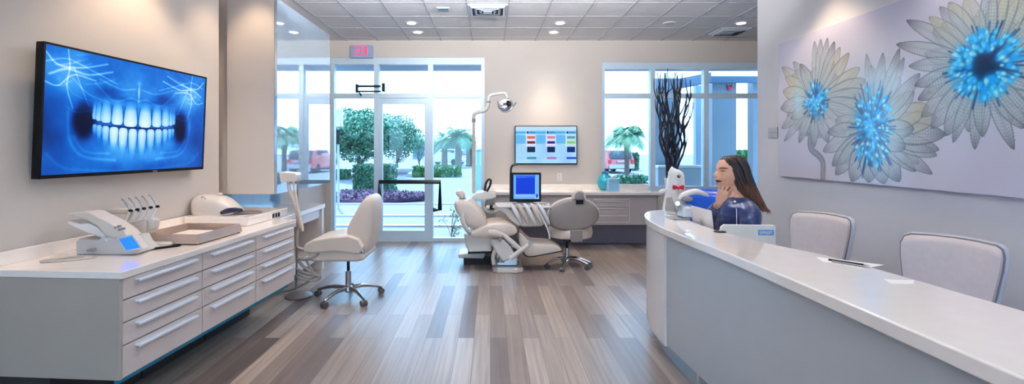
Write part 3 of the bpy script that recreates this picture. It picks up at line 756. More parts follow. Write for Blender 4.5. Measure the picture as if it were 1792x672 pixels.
# ------------------------------------------------------------------ things on the worktop
ZW = .8005
t = thing('curing_device', 'white tabletop device with a long hinged arm and small blue display', 'dental device', (-2.05, 2.72, ZW))
K = lambda px, py, Y=2.74: P(px, py, Y)
MB().pprism([(154, 419), (160, 413), (190, 416), (198, 411), (216, 414), (238, 413), (244, 425), (258, 437), (257, 439.5), (222, 440.5), (205, 440.5), (165, 440.5), (154, 440.5)], 2.74, 2.66, 2.85).build('base', mat('device_grey', (188, 184, 182), .35), t, bevel=.010)
MB().pprism([(128, 374), (133, 371), (160, 369), (168, 370), (205, 388), (228, 403), (236, 412), (216, 419), (198, 411), (182, 393), (160, 381), (140, 376)], 2.74, 2.69, 2.80).build('lid_arm', m_creamp, t, bevel=.012)
MB().pprism([(127, 388), (131, 384), (150, 390), (165, 388), (180, 396), (197, 411), (190, 415), (160, 404), (130, 391)], 2.74, 2.695, 2.79).build('lower_arm', m_white, t, bevel=.008)
p = [P(209, 418, 2.655), P(231, 413, 2.655), P(246, 433, 2.65), P(222, 438, 2.65)]
sc_ = MB(); fr = [q+Vector((0, -.006, 0)) for q in p]; sc_.loft([fr, [q+Vector((0, .02, 0)) for q in p]])
sc_.build('display', glow('blue_display', (18, 102, 240), .95), t, smooth=False)
ctr = sum(p, Vector())/4; p2 = [ctr+(q-ctr)*1.22+Vector((0, .001, 0)) for q in p]
MB().loft([[q+Vector((0, -.003, 0)) for q in p2], [q+Vector((0, .04, 0)) for q in p2]]).build('display_frame', m_creamp, t, smooth=False)
bt = MB()
for (px, py) in ((203, 398), (210, 402), (216, 400), (209, 396)): bt.obox(K(px, py, 2.695), (.014, .012, .012))
bt.build('buttons', m_grey, t, smooth=False)
MB().cyl(K(186, 420, 2.655), K(186, 420, 2.67), .008).build('knob', m_steel, t)
MB().pprism([(154, 436), (163, 435), (164, 440), (154, 440)], 2.64, 2.63, 2.66).build('foot', m_grey, t, smooth=False)
# instrument holder with five handpieces
t = thing('instrument_holder', 'cream holder with five hook-ended dental handpieces', 'instrument holder', (-2.12, 2.98, ZW))
J = lambda px, py, Y=2.98: P(px, py, Y)
MB().pprism([(232, 394), (262, 385), (262, 408), (250, 420), (234, 420), (231, 405)], 2.98, 2.94, 3.06).build('block', m_creamp, t, bevel=.012)
MB().pprism([(205, 400), (235, 396), (236, 420), (208, 421)], 2.98, 2.95, 3.05).build('lower_block', m_creamp, t, bevel=.01)
MB().box(J(176, 372).x, J(226, 372).x, 3.02, 3.08, J(0, 376).z, J(0, 367).z).build('back_rail', m_creamp, t, bevel=.008)
MB().box(J(212, 0).x, J(226, 0).x, 3.02, 3.08, ZW, J(0, 370).z).build('rail_post', m_creamp, t, bevel=.006)
for i in range(5):
    dx, dy = i*11.8, -i*1.8
    h = MB().tube([J(216+dx, 392+dy), J(222+dx, 381+dy), J(228+dx, 368+dy)], [.011, .009, .008], 10, 4).build('handpiece', m_white, t)
    MB().tube([J(228+dx, 368+dy), J(222+dx, 357+dy), J(216+dx, 350+dy), J(213.5+dx, 348.5+dy), J(214+dx, 351+dy)], [.0065, .006, .0045, .004], 8, 5).build('tip', m_steel, h)
    MB().ell(J(228.5+dx, 368.5+dy), (.012, .012, .009)).build('collar', m_dark, h)
    MB().pprism([(210+dx, 390+dy), (222+dx, 387+dy), (231+dx, 391+dy), (228+dx, 406+dy), (216+dx, 408+dy)], 2.98, 2.955, 3.0).build('socket', m_creamp, t, bevel=.009)
# white domed device
t = thing('domed_device', 'white domed tabletop scanner with a dark blue lip on the raised counter', 'dental device', (-2.08, 3.86, .868))
dm = [(342, 346), (346, 341), (358, 339), (385, 340), (398, 344), (408, 353), (420, 366), (425, 370), (414, 374), (395, 378), (350, 378), (344, 372), (342, 362)]
rings = []
for k in range(9):
    a = k/8*PI; y = 3.86-.12*math.cos(a); s = max(.12, math.sin(a)**.45)
    cx_, cz_ = P(382, 366, 3.86).x, P(382, 366, 3.86).z
    rings.append([Vector((cx_+(P(x, yy, 3.86).x-cx_)*(.55+.45*s), y, (P(x, yy, 3.86).z-.868)*s+.868)) for x, yy in dm])
MB().loft(rings).build('shell', m_creamp, t, sub=1)
MB().tube([P(386, 373, 3.735), P(398, 369, 3.735), P(412, 367.5, 3.74), P(424, 367.5, 3.80)], [.012, .02, .02, .010], 10, 6, flat=.6).build('lip', mat('navy_plastic', (24, 28, 60), .3), t)
MB().tube([P(352, 346, 3.745), P(356, 344, 3.74), P(360, 349, 3.74)], .004, 6, 3).build('latch', m_grey, t)
MB().cyl(P(384, 340, 3.86), P(384, 337.5, 3.86), .025, .015).build('cap', m_creamp, t)
x, y = P(425, 372, 3.9).x, 3.90
tag(MB().lathe([(.005, .0), (.15, .0), (.152, .004), (.148, .008), (.005, .008)], (0, 0, 0), 40).build('round_mat', mat('brown_mat', (98, 86, 86), .5)), 'dark round mat beside the white domed device', 'mat')
bpy.data.objects['round_mat'].location = (x, y, .8685); bpy.data.objects['round_mat'].scale = (1, .75, 1)
# metal tray box
t = thing('metal_tray', 'large open copper-toned metal tray on the worktop', 'tray', L(.84, -.26, ZW), ROT, world=False)
m_tray = mat('copper_steel', (206, 184, 170), .25, .6, var=.03, scale=30)
tr = MB(); ox = [(-.2, -.22), (.2, -.22), (.2, .24), (-.2, .24)]
def rg(sx, z, dx=0): return [Vector((x*sx, y*sx, z)) for x, y in ox]
tr.loft([rg(1, .012), rg(.955, .062), rg(.93, .062), rg(.93, .02), ], cap=False)
tr.build('rim', m_tray, t, smooth=False, local=True, bevel=.008)
MB().loft([rg(1, .012), rg(1, .006)]).loft([rg(.93, .02), rg(.93, .012)]).build('bottom', m_tray, t, smooth=False, local=True)
MB().loft([rg(.96, .006), rg(.96, .0)]).build('rubber_base', m_dark, t, smooth=False, local=True)
MB().box(-.13, .13, -.1, .16, .021, .026).build('liner', mat('pale_liner', (236, 222, 206), .5), t, smooth=False, local=True, bevel=.002)
# small things
pn = thing('stylus', 'black stylus lying on the worktop before the metal tray', 'pen', (-1.86, 2.83, ZW))
a, b2 = Vector((-1.95, 2.795, ZW+.006)), Vector((-1.845, 2.90, ZW+.006))
MB().tube([a, a+(b2-a)*.9, b2], [.007, .007, .003], 10).build('barrel', m_dark, pn); MB().tube([a+(b2-a)*.9, b2], [.005, .002], 10).build('tip', m_grey, pn)
t = thing('shallow_dish', 'small white ribbed dish left of the metal tray', 'dish', (-1.99, 2.97, ZW))
MB().box(-2.055, -1.925, 2.93, 3.01, ZW, ZW+.018).build('dish', m_white, t, bevel=.008)
MB().box(-2.045, -1.935, 2.937, 3.003, ZW+.018, ZW+.021).build('ribbed_lid', mat('ribbed_cream', (206, 196, 186), .5, bump=.5, bscale=300), t, bevel=.002)
# lace oval
t = thing('lace_mat', 'oval filigree mat lying on the near end of the worktop', 'mat', (-2.2, 2.545, ZW))
lc = MB(); c = Vector((-2.21, 2.55, ZW+.004)); Rz = Matrix.Rotation(.5, 3, 'Z')
for s_ in (1.0, .8, .55):
    lc.tube([c+Rz @ Vector((.115*s_*math.cos(a*PI/20), .05*s_*math.sin(a*PI/20), 0)) for a in range(41)], .0042, 6)
for a in range(40):
    p_ = lambda s_, q: c+Rz @ Vector((.115*s_*math.cos(q), .05*s_*math.sin(q), 0))
    lc.tube([p_(1.0, a*PI/20), p_(.8, (a+1)*PI/20)], .0028, 5); lc.tube([p_(.8, a*PI/20), p_(.55, (a-1)*PI/20)], .0028, 5)
lc.build('lace', mat('grey_lace', (186, 178, 170), .4), t)

# ------------------------------------------------------------------ swivel work stool
t = thing('work_stool', 'cream padded work stool with a tall side-on backrest and chrome star base', 'stool', (-1.31, 4.5, 0))
Q = lambda px, py, Y=4.5: P(px, py, Y)
MB().pprism([(546, 428), (550, 419), (562, 412), (590, 407), (622, 404), (640, 410), (648, 425), (640, 436), (600, 431), (566, 434), (550, 433)], 4.5, 4.26, 4.74).build('seat', m_cream, t, bevel=.035, seg=4)
MB().pprism([(551, 440), (558, 433), (580, 429), (610, 429), (640, 434), (650, 437), (648, 446), (636, 449), (570, 449), (556, 448)], 4.5, 4.28, 4.72).build('lower_seat_pad', m_cream, t, bevel=.03, seg=4)
bk = [(646, 342), (654, 338), (662, 343), (664, 360), (663, 385), (659, 412), (653, 434), (645, 441), (636, 436), (628, 422), (618, 412), (614, 401), (618, 388), (628, 370), (638, 352)]
rings = []
for k, y in enumerate((4.30, 4.315, 4.36, 4.5, 4.64, 4.685, 4.70)):
    s = (.80, .93, 1, 1.0, 1, .93, .80)[k]; cpx, cpy = 642, 396
    rings.append([Q(cpx+(x-cpx)*s, cpy+(yy-cpy)*s, 4.5)*1.0 for x, yy in bk]);
    for v_ in rings[-1]: v_.y = y
MB().loft(rings).build('backrest', m_cream, t, sub=1)
MB().pprism([(626, 420), (636, 424), (648, 430), (646, 446), (638, 448), (630, 436)], 4.5, 4.29, 4.71).build('back_bracket', m_chrome, t, bevel=.012)
bx, by = -1.315, 4.5
MB().cyl((bx, by, .08), (bx, by, .255), .026, .026).build('column', m_steel, t)
MB().cyl((bx, by, .25), (bx, by, .41), .014).build('gas_lift', mat('dark_blue_steel', (46, 58, 78), .2, .9), t)
MB().cyl((bx, by, .385), (bx, by, .40), .09).build('seat_plate', m_dark, t)
MB().lathe([(.03, .06), (.045, .075), (.04, .11), (.026, .12)], (bx, by, 0)).build('hub', m_steel, t)
def star(t, bx, by, angs, R, m, zh=.095):
    for a in angs:
        a = math.radians(a); d = Vector((math.cos(a), math.sin(a), 0)); c = Vector((bx, by, 0))
        arm = MB().tube([c+d*.03+Vector((0, 0, zh)), c+d*R*.5+Vector((0, 0, zh+.005)), c+d*R*.85+Vector((0, 0, zh-.02)), c+d*R+Vector((0, 0, zh-.035))], [.022, .018, .014, .013], 10, 5, flat=.8).build('leg', m, t)
        cs = MB(); o = c+d*R; s = d.cross(Vector((0, 0, 1)))
        for sg in (-1, 1): cs.cyl(o+s*(.006*sg)+Vector((0, 0, .027)), o+s*(.026*sg)+Vector((0, 0, .027)), .027, seg=18)
        cs.cyl(o+Vector((0, 0, .03)), o+Vector((0, 0, zh-.03)), .009)
        cs.build('caster', m_dark if m is not m_chrome else mat_caster, arm)
mat_caster = mat('grey_caster', (86, 82, 82), .35)
star(t, bx, by, (30, 102, 168, 246, 311), .31, m_chrome)
# ------------------------------------------------------------------ counter and screen on the window wall
t = thing('low_counter', 'long grey wall counter with a cream top under the wall screen', 'counter', (1.1, 6.95, 0))
m_cab = mat('counter_lacquer', (172, 164, 162), .4, var=.01)
MB().box(-.05, 2.345, 6.65, 7.238, .75, .79).build('top', m_top, t, smooth=False, bevel=.005)
MB().box(-.03, 2.30, 6.70, 7.238, .335, .75).build('body', m_cab, t, smooth=False, bevel=.003)
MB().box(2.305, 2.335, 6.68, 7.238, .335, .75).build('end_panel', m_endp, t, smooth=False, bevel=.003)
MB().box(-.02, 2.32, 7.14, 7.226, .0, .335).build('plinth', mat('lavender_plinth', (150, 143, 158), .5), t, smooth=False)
MB().box(-.05, 2.345, 7.20, 7.238, .79, .86).build('upstand', m_top, t, smooth=False, bevel=.004)
a, c = P(1038, 350, 6.7), P(1102, 388, 6.7)
f = MB(); f.box(a.x, c.x, 6.688, 6.70, c.z-.012, c.z); f.box(a.x, c.x, 6.688, 6.70, a.z, a.z+.012); f.box(c.x-.012, c.x, 6.688, 6.70, c.z, a.z); f.box(a.x-.01, a.x+.002, 6.688, 6.70, c.z, a.z)
f.build('drawer_surround', m_drawer, t, smooth=False)
for i in range(3):
    z1 = a.z-(a.z-c.z)*i/3; z0 = a.z-(a.z-c.z)*(i+1)/3
    d = MB().box(a.x+.004, c.x-.014, 6.69, 6.699, z0+.006, z1-.003).build('drawer', m_cab, t, smooth=False, bevel=.002)
    MB().box(a.x+.02, c.x-.03, 6.678, 6.69, z1-.024, z1-.012).build('handle', m_drawer, d, smooth=False, bevel=.002)
struct(MB().box(-.085, 4.3, BW-.012, BW, 0, .06).build('baseboard_back', m_wall, smooth=False, bevel=.003))

def chart(w=264, h=156):
    im = np.zeros((h, w, 3)); u, v = np.meshgrid(np.linspace(0, 1, w), np.linspace(0, 1, h))
    base = np.array((158, 208, 250.)); im[:] = base
    im += ((noise2(h, w, 3, 5)-.5)*22)[..., None]
    im[v < .1] = (184, 216, 250)
    def R(x0, y0, x1, y1, c, k=1.0):
        m_ = ((u >= x0) & (u < x1) & (v >= y0) & (v < y1))[..., None]; im[:] = np.where(m_, im*(1-k)+np.array(c, float)*k, im)
    R(0, .13, 1, .2, (60, 176, 230)); R(0, .23, 1, .47, (92, 188, 240), .8)
    rnd = np.random.default_rng(4)
    for (a, b) in ((.02, .16), (.35, .48), (.68, .82)):
        for j in range(9):
            y = .25+j*.026; x = a
            while x < b:
                d = rnd.uniform(.01, .03); R(x, y, min(x+d, b), y+.012, (70, 140, 210), .8); x += d+.008
    cols = [(.19, .32), (.52, .65), (.845, .98)]
    top = [(214, 96, 74), (196, 128, 150), (78, 150, 190)]; mid = [(104, 34, 36), (22, 32, 128), (128, 196, 128)]; blk = [(12, 22, 66), (18, 20, 74), (14, 34, 120)]; bot = [(52, 140, 160), (170, 112, 176), (30, 78, 190)]
    for i, (a, b) in enumerate(cols):
        R(a-.02, .11, a-.005, .56, (210, 226, 255)); R(a-.01, .22, b+.01, .52, (236, 220, 238) if i < 2 else (196, 226, 200), .9)
        R(a, .26, b, .33, top[i]); R(a, .40, b, .47, mid[i]); R(a, .55, b, .70, blk[i]); R(a-.005, .83, b+.02, .885, bot[i]); R(a-.16, .835, a-.03, .875, (150, 190, 236), .5)
        R(a-.01, .135, a+.02, .19, (30, 48, 80)); R(a+.035, .14, a+.13, .185, (70, 120, 160), .7)
    return s2l(im/255)
Y = 7.17; a, c = P(901, 220, Y), P(1010, 288, Y)
t = thing('wall_screen', 'flat screen on the back wall showing a colour swatch chart', 'screen', ((a.x+c.x)/2, Y, c.z))
MB().box(a.x, c.x, Y, Y+.045, c.z, a.z).build('casing', m_dark, t, smooth=False, bevel=.004)
MB().box(a.x+.2, c.x-.2, Y+.045, BW, c.z+.1, a.z-.1).build('wall_mount', m_dark, t, smooth=False)
b_ = .012; raster('screen', chart(), (a.x+b_, Y-.002, a.z-b_), (c.x-a.x-2*b_, 0, 0), (0, 0, c.z-a.z+2.6*b_), m_screen, t)
q = P(979, 310, BW-.004)
t = thing('wall_outlet', 'white double power outlet on the wall below the wall screen', 'outlet', (q.x, BW, q.z-.057))
MB().box(q.x-.036, q.x+.036, BW-.008, BW, q.z-.057, q.z+.057).build('plate', m_white, t, bevel=.003)
o_ = MB()
for dz in (-.024, .024):
    for dx in (-.007, .007): o_.box(q.x+dx-.0018, q.x+dx+.0018, BW-.010, BW-.007, q.z+dz-.006, q.z+dz+.007)
    o_.cyl((q.x, BW-.010, q.z+dz-.013), (q.x, BW-.007, q.z+dz-.013), .003, seg=8)
o_.build('slots', m_dark, t, smooth=False)
# things on the counter by the window
t = thing('tissue_box', 'pale blue box on the counter at the left edge of the right window', 'box', (P(1069, 0, 6.9).x, 6.9, .7905))
a, c = P(1062, 312, 6.9), P(1081, 331, 6.9)
MB().box(a.x, c.x, 6.80, 6.93, .7905, a.z).build('carton', mat('pale_blue_card', (132, 184, 216), .5), t, bevel=.006)
MB().prism([(a.x+.04, a.z-.002), (a.x+.07, a.z+.045), (c.x-.05, a.z+.03), (c.x-.03, a.z-.002)], 'xz', 6.84, 6.89).build('tissue', m_white, t, bevel=.01)
q = P(1059, 318, 7.06)
t = thing('teal_pot', 'round teal jar behind the pale blue box', 'jar', (q.x, 7.06, .7905))
MB().lathe([(.06, .7905), (.1, .83), (.11, .9), (.09, .98), (.05, 1.01), (.045, 1.03)], (q.x, 7.06, 0)).build('jar', mat('teal_glaze', (20, 164, 190), .2, coat=.5), t)
MB().lathe([(.05, 1.03), (.05, 1.045), (.015, 1.06), (.012, 1.075), (.003, 1.08)], (q.x, 7.06, 0)).build('lid', mat('teal_lid', (40, 112, 160), .3), t)

# ------------------------------------------------------------------ dental chair
CY = 5.62
t = thing('dental_chair', 'cream dental treatment chair with its leg rest towards the round-backed stool', 'dental chair', (P(875, 470, CY).x, CY, 0))
c_ = lambda px, py, Y=CY: P(px, py, Y)
bkp = [(795, 356), (797, 349), (805, 346), (818, 348), (828, 351), (840, 363), (850, 378), (853, 390), (846, 396), (832, 398), (820, 394), (808, 380), (799, 367)]
def pillow(outline, Y, y0, y1, ctr, ends=.82):
    rings = []
    for k, f in enumerate((0, .04, .14, .5, .86, .96, 1)):
        s = (ends, (1+ends)/2+.03, 1, 1, 1, (1+ends)/2+.03, ends)[k]
        r = [P(ctr[0]+(x-ctr[0])*s, ctr[1]+(y-ctr[1])*s, Y) for x, y in outline]
        for v in r: v.y = y0+(y1-y0)*f
        rings.append(r)
    return MB().loft(rings)
pillow(bkp, CY, 5.40, 5.92, (824, 372)).build('backrest', m_cream, t, sub=1)
pillow([(797, 336), (800, 332), (806, 332), (812, 338), (815, 345), (812, 348), (806, 346), (800, 342)], CY, 5.52, 5.80, (806, 340), .7).build('headrest', m_cream, t, sub=1)
MB().tube([c_(811, 346), c_(817, 353)], .02, 8, flat=2).build('headrest_stem', m_grey, t)
pillow([(819, 406), (822, 399), (836, 395), (846, 389), (862, 385), (882, 384), (897, 388), (906, 397), (904, 404), (892, 409), (866, 411), (836, 411), (824, 410)], CY, 5.38, 5.92, (864, 398), .86).build('seat', m_cream, t, sub=1)
pillow([(904, 404), (910, 401), (914, 412), (922, 420), (935, 422), (968, 423), (977, 428), (986, 438), (972, 441), (945, 445), (926, 448), (916, 444), (907, 428)], CY, 5.45, 5.86, (935, 432), .88).build('leg_rest', m_cream, t, sub=1)
MB().tube([c_(912, 437, 5.45), c_(923, 449, 5.45), c_(950, 446, 5.45), c_(985, 439, 5.45)], .006, 6, 4).build('leg_rest_piping', m_dark, t)
MB().pprism([(813, 404), (836, 408), (862, 409), (860, 436), (822, 437), (816, 425)], CY, 5.44, 5.88).build('shroud', m_creamp, t, bevel=.02)
MB().pprism([(820, 435), (861, 434), (861, 437), (820, 438.5)], CY, 5.435, 5.885).build('shroud_skirt', m_dark, t, smooth=False)
MB().tube([c_(811, 371, 5.36), c_(809, 381, 5.34), c_(812, 394, 5.34), c_(818, 403, 5.36), c_(823, 409, 5.42)], [.022, .026, .024, .022], 10, 6).build('armrest', m_creamp, t)
MB().tube([c_(848, 350, 5.98), c_(846, 361, 6.0), c_(853, 369, 6.0), c_(866, 370, 6.0), c_(875, 366, 6.0)], [.02, .024, .024, .02], 10, 6).build('armrest', m_creamp, t)
MB().tube([c_(855, 408, 5.32), c_(866, 408, 5.32), c_(879, 411, 5.32)], [.036, .042, .03], 12, 5, flat=.8).build('arm_pad', m_cream, t)
MB().pprism([(858, 412), (880, 412), (888, 420), (898, 433), (890, 446), (879, 449), (868, 434)], CY, 5.36, 5.42).build('side_plate', m_creamp, t, bevel=.015)
MB().cyl(c_(875, 420, 5.355), c_(875, 420, 5.37), .024).build('pivot_knob', m_grey, t)
MB().tube([c_(879, 409, 5.40), c_(898, 426, 5.38), c_(911, 437, 5.38)], [.024, .03, .026], 8, 3).build('lift_arm', m_creamp, t)
MB().tube([c_(931, 424, 5.38), c_(912, 438, 5.36), c_(893, 452, 5.37)], [.026, .026, .03], 10, 3).build('lift_arm', m_creamp, t)
MB().cyl(c_(928, 426, 5.34), c_(928, 426, 5.37), .024).build('pivot_knob', m_grey, t)
MB().tube([c_(858, 424, 5.40), c_(867, 434, 5.40), c_(863, 448, 5.40), c_(864, 462, 5.42)], [.016, .022, .022, .024], 10, 5).build('front_frame', m_creamp, t)
a = P(864, 470, 5.5); x0, x1 = P(862, 0, 5.5).x, P(915, 0, 5.5).x
MB().prism([(x0, 5.46), (x0+.05, 5.40), (x1-.08, 5.38), (x1, 5.44), (x1, 5.85), (x0, 5.85)], 'xy', 0, .055).build('base_plate', m_creamp, t, bevel=.012)
MB().box(P(868, 0, 5.6).x, P(906, 0, 5.6).x, 5.5, 5.8, .05, .30).build('lift_column', m_chrome, t, bevel=.02)
MB().cyl(c_(876, 458, 5.52), c_(876, 448, 5.52), .05, .03).build('foot_joint', m_steel, t)
MB().pprism([(803, 441), (846, 436), (850, 441), (846, 448), (804, 447)], 5.9, 5.75, 6.1).build('foot_platform', m_creamp, t, bevel=.01)
MB().box(P(812, 0, 5.9).x, P(860, 0, 5.9).x, 5.8, 6.05, 0, P(0, 446, 5.9).z).build('platform_foot', m_gap, t, smooth=False)

# ------------------------------------------------------------------ dental unit: column, rinse basin head, tray arm
t = thing('dental_unit', 'cream dental unit column with rinse head behind the treatment chair', 'dental unit', (P(855, 0, 6.15).x, 6.15, 0))
U = lambda px, py, Y=6.1: P(px, py, Y)
MB().box(U(845, 0).x, U(868, 0).x, 6.05, 6.3, .05, U(0, 346).z).build('column', mat('unit_grey', (176, 166, 156), .35), t, bevel=.015)
MB().box(U(838, 0).x, U(872, 0).x, 6.02, 6.34, 0, .05).build('base', m_grey, t, bevel=.012)
MB().pprism([(825, 347), (828, 341), (836, 336), (848, 335), (862, 335.5), (869, 338), (868, 344), (862, 347), (845, 349), (828, 349.5)], 6.1, 5.98, 6.34).build('rinse_head', m_creamp, t, bevel=.02, seg=4)
lp = [U(848.5, 334, 6.04), U(849.5, 324, 6.04), U(853, 316, 6.04), U(857, 314, 6.04), U(859, 317, 6.04), U(857, 326, 6.04), U(852, 335, 6.04)]
MB().tube(lp, .014, 10, 6).build('black_loop_tap', m_black, t)
MB().box(U(857, 0, 5.97).x, U(866, 0, 5.97).x, 5.9, 6.05, U(0, 363).z, U(0, 356).z).build('arm_joint', m_dark, t, bevel=.006)
MB().tube([U(852, 363, 5.95), U(868, 362, 5.9), U(885, 366, 5.75)], .025, 10, 4).build('tray_arm', m_creamp, t)
for px, py, yy in ((832, 452, 5.95), (846, 447, 6.3)):
    o = P(px, py, yy); o.z = .03
    lg = MB().tube([(U(852, 0).x, 6.12, .1), (o.x, o.y, .075)], [.022, .015], 8).build('base_arm', mat('blue_chrome', (120, 146, 178), .15, 1.0), t)
    MB().cyl((o.x-.02, o.y, .03), (o.x+.02, o.y, .03), .03).cyl((o.x, o.y, .03), (o.x, o.y, .08), .01).build('caster', m_dark, lg)
# lamp on a pole
t = thing('dental_lamp', 'dental examination lamp on a bent white pole above the treatment chair', 'dental lamp', U(829, 338))
pole = MB().tube([U(829, 338), U(829, 210)], .021, 12).build('pole', m_cream, t)
MB().tube([U(829, 212), U(829, 204), U(831, 199), U(838, 196), U(847, 194), U(853, 188), U(855, 178)], .024, 12, 6).build('lower_arm', m_creamp, t)
MB().tube([U(855, 180), U(855, 172), U(858, 167), U(866, 165), U(882, 163), U(886, 167), U(888, 174)], .019, 12, 6).build('upper_arm', m_white, t)
MB().cyl(U(829, 214), U(829, 208), .027).cyl(U(855, 180), U(855, 177), .026).cyl(U(888, 172), U(888, 178), .02).build('joints', m_grey, t)
hd = U(884.5, 184, 6.0); R_ = Euler((math.radians(62), math.radians(-22), 0)).to_matrix()
MB().lathe([(.012, -.07), (.05, -.066), (.09, -.03), (.096, .0), (.088, .004), (.03, -.02)], hd, 24, R_).build('head', m_steel, t)
MB().ell(hd+R_ @ Vector((-.02, 0, -.01)), (.05, .05, .02), R_).build('bulb_cover', mat('lamp_mirror', (190, 190, 196), .1, .9), t)
MB().ell(hd+R_ @ Vector((.045, .01, .0)), (.03, .04, .02), R_).build('shutter', m_dark, t)
MB().tube([U(872, 177, 6.0), U(873, 184, 6.0), U(879, 190, 6.0)], [.012, .012, .008], 8, 4).build('handle', m_grey, t)
MB().pprism([(872, 177), (882, 177.5), (880, 186), (875, 184)], 6.0, 5.99, 6.03).build('hood', m_white, t, bevel=.006)
MB().tube([U(903, 179, 6.0), U(900, 183, 6.0), U(896, 188, 6.0)], [.011, .012, .008], 8, 4).tube([U(898, 186, 6.0), U(893, 188, 6.0)], .006, 6).build('handle', m_grey, t)

# ------------------------------------------------------------------ delivery tray with hanging instruments
t = thing('delivery_tray', 'white instrument delivery tray with hanging hoses beneath the small monitor', 'instrument tray', P(915, 366, 5.66))
D = lambda px, py, Y=5.62: P(px, py, Y)
MB().prism([(D(866, 0).x, 5.85), (D(870, 0).x, 5.5), (D(960, 0).x, 5.46), (D(966, 0).x, 5.80), (D(950, 0).x, 5.92)], 'xy', .718, .738).build('tray', m_white, t, bevel=.006)
MB().pprism([(866, 357), (884, 361), (896, 367), (903, 380), (914, 392), (905, 394), (893, 384), (884, 372), (868, 363)], 5.62, 5.55, 5.8).build('bracket', m_creamp, t, bevel=.012)
MB().pprism([(888, 363), (962, 363), (964, 370), (958, 388), (946, 395), (914, 396), (902, 388), (896, 372)], 5.62, 5.56, 5.86).build('housing', m_creamp, t, bevel=.02)
for i in range(5):
    x = 897+i*12
    h = MB().tube([D(x-4, 357, 5.46), D(x, 361, 5.43), D(x+6, 372, 5.42), D(x+13, 386, 5.44), D(x+16, 393, 5.46)], [.013, .02, .027, .022, .012], 10, 5).build('handpiece', (m_white, m_cream)[i % 2], t)
    MB().tube([D(x-4, 357, 5.46), D(x+4, 356, 5.60), D(x+14, 357, 5.75)], .007, 8, 4).build('hose', m_grey, h)
MB().tube([D(938, 362, 5.42), D(946, 376, 5.40), D(952, 388, 5.40), D(958, 400, 5.40), D(961, 410, 5.40), D(962, 418, 5.40)], .010, 8, 6).build('suction_hose', m_white, t)
MB().tube([D(962, 364, 5.50), D(958, 376, 5.45), D(954, 390, 5.45)], [.012, .016, .014], 8, 4).build('syringe', m_grey, t)
MB().cyl(D(956, 391, 5.43), D(956, 391, 5.47), .022).build('knob', m_grey, t)
MB().tube([D(900, 392, 5.7), D(920, 392, 5.7), D(946, 393, 5.66), D(956, 391, 5.6)], .012, 8, 4).build('lower_rail', m_dark, t)
MB().tube([D(905, 393, 5.7), D(890, 405, 5.85), D(872, 418, 6.0), D(862, 424, 6.08)], .03, 10, 5).build('support_arm', m_creamp, t)
t = thing('keyboard', 'white keyboard lying on the delivery tray in front of the small monitor', 'keyboard', (D(920, 0).x, 5.6, .7385))
x0, x1 = D(893, 0).x, D(950, 0).x
MB().box(x0, x1, 5.50, 5.66, .7385, .75).build('case', m_creamp, t, bevel=.004)
kb = MB()
for r in range(5):
    for i in range(14):
        xx = x0+.012+i*(x1-x0-.024)/14; kb.box(xx+.002, xx+(x1-x0-.024)/14-.002, 5.51+r*.029, 5.535+r*.029, .75, .756)
kb.build('keys', m_grey, t, smooth=False)
Y = 5.76; a, c = P(892, 302, Y), P(947, 354, Y)
t = thing('small_monitor', 'small black monitor with a deep blue window on its screen above the delivery tray', 'monitor', ((a.x+c.x)/2, Y, .7385))
def monit(w=160, h=150):
    im = np.zeros((h, w, 3)); u, v = np.meshgrid(np.linspace(0, 1, w), np.linspace(0, 1, h)); im[:] = (112, 176, 250)
    def R(x0, y0, x1, y1, c): im[(u >= x0) & (u < x1) & (v >= y0) & (v < y1)] = c
    R(.06, .0, .86, .07, (70, 130, 236)); R(.09, .06, .84, .80, (6, 56, 214)); R(.09, .06, .84, .14, (30, 84, 226)); R(.12, .1, .5, .115, (70, 120, 240)); R(.0, .84, .8, .88, (150, 200, 255)); R(.84, .9, 1, 1, (160, 210, 255)); R(.88, .8, .95, .95, (20, 60, 170)); R(.0, .0, .05, 1, (96, 170, 255))
    return s2l(im/255)
MB().box(a.x, c.x, Y, Y+.035, c.z+.006, a.z).build('casing', m_dark, t, bevel=.006)
raster('screen', monit(), (a.x+.045, Y-.002, a.z-.025), (c.x-a.x-.07, 0, 0), (0, 0, c.z-a.z+.065), m_screen, t)
MB().tube([P(894, 304, Y+.03), P(894.5, 294, Y+.03), P(898, 289, Y+.03), P(905, 287, Y+.03)], .013, 8, 3).build('cable_arm', m_black, t)
MB().box((a.x+c.x)/2-.1, (a.x+c.x)/2+.1, Y-.02, Y+.09, .7385, .752).build('foot', m_dark, t, smooth=False, bevel=.003)

# ------------------------------------------------------------------ round-backed stool seen from behind
SY = 5.55
t = thing('assistant_stool', 'dental stool with a wide oval grey back and small headrest, seen from behind', 'stool', (P(996, 0, SY).x, SY, 0))
G = lambda px, py, Y=SY: P(px, py, Y)
cen = (1004, 377)
def oval(rx, ry, dx=0, dy=0, n=36):
    pts = []
    for i in range(n):
        a = 2*PI*i/n; ca, sa = math.cos(a), math.sin(a)
        x = rx*math.copysign(abs(ca)**.98, ca); y = ry*math.copysign(abs(sa)**.95, sa)
        x *= 1+.13*(y/ry)*.6                    # broader at its lower left
        pts.append((cen[0]+dx+x, cen[1]+dy+y-.06*x))
    return pts
def plate(pts_list): return MB().loft([[Vector((P(x, y, SY).x, yy, P(x, y, SY).z)) for x, y in pts] for pts, yy in pts_list])
plate([(oval(40, 24), SY+.01), (oval(43, 26.5), SY+.012), (oval(45, 28), SY+.03), (oval(45.5, 28.5), SY+.05)]).build('back_shell', m_shell, t, ang=60)
plate([(oval(45, 28, -.5, -.5), SY+.05), (oval(47.5, 30, -.5, -.8), SY+.065), (oval(47.5, 30, -.5, -.8), SY+.10), (oval(40, 24), SY+.14)]).build('backrest', m_cream, t, ang=60)
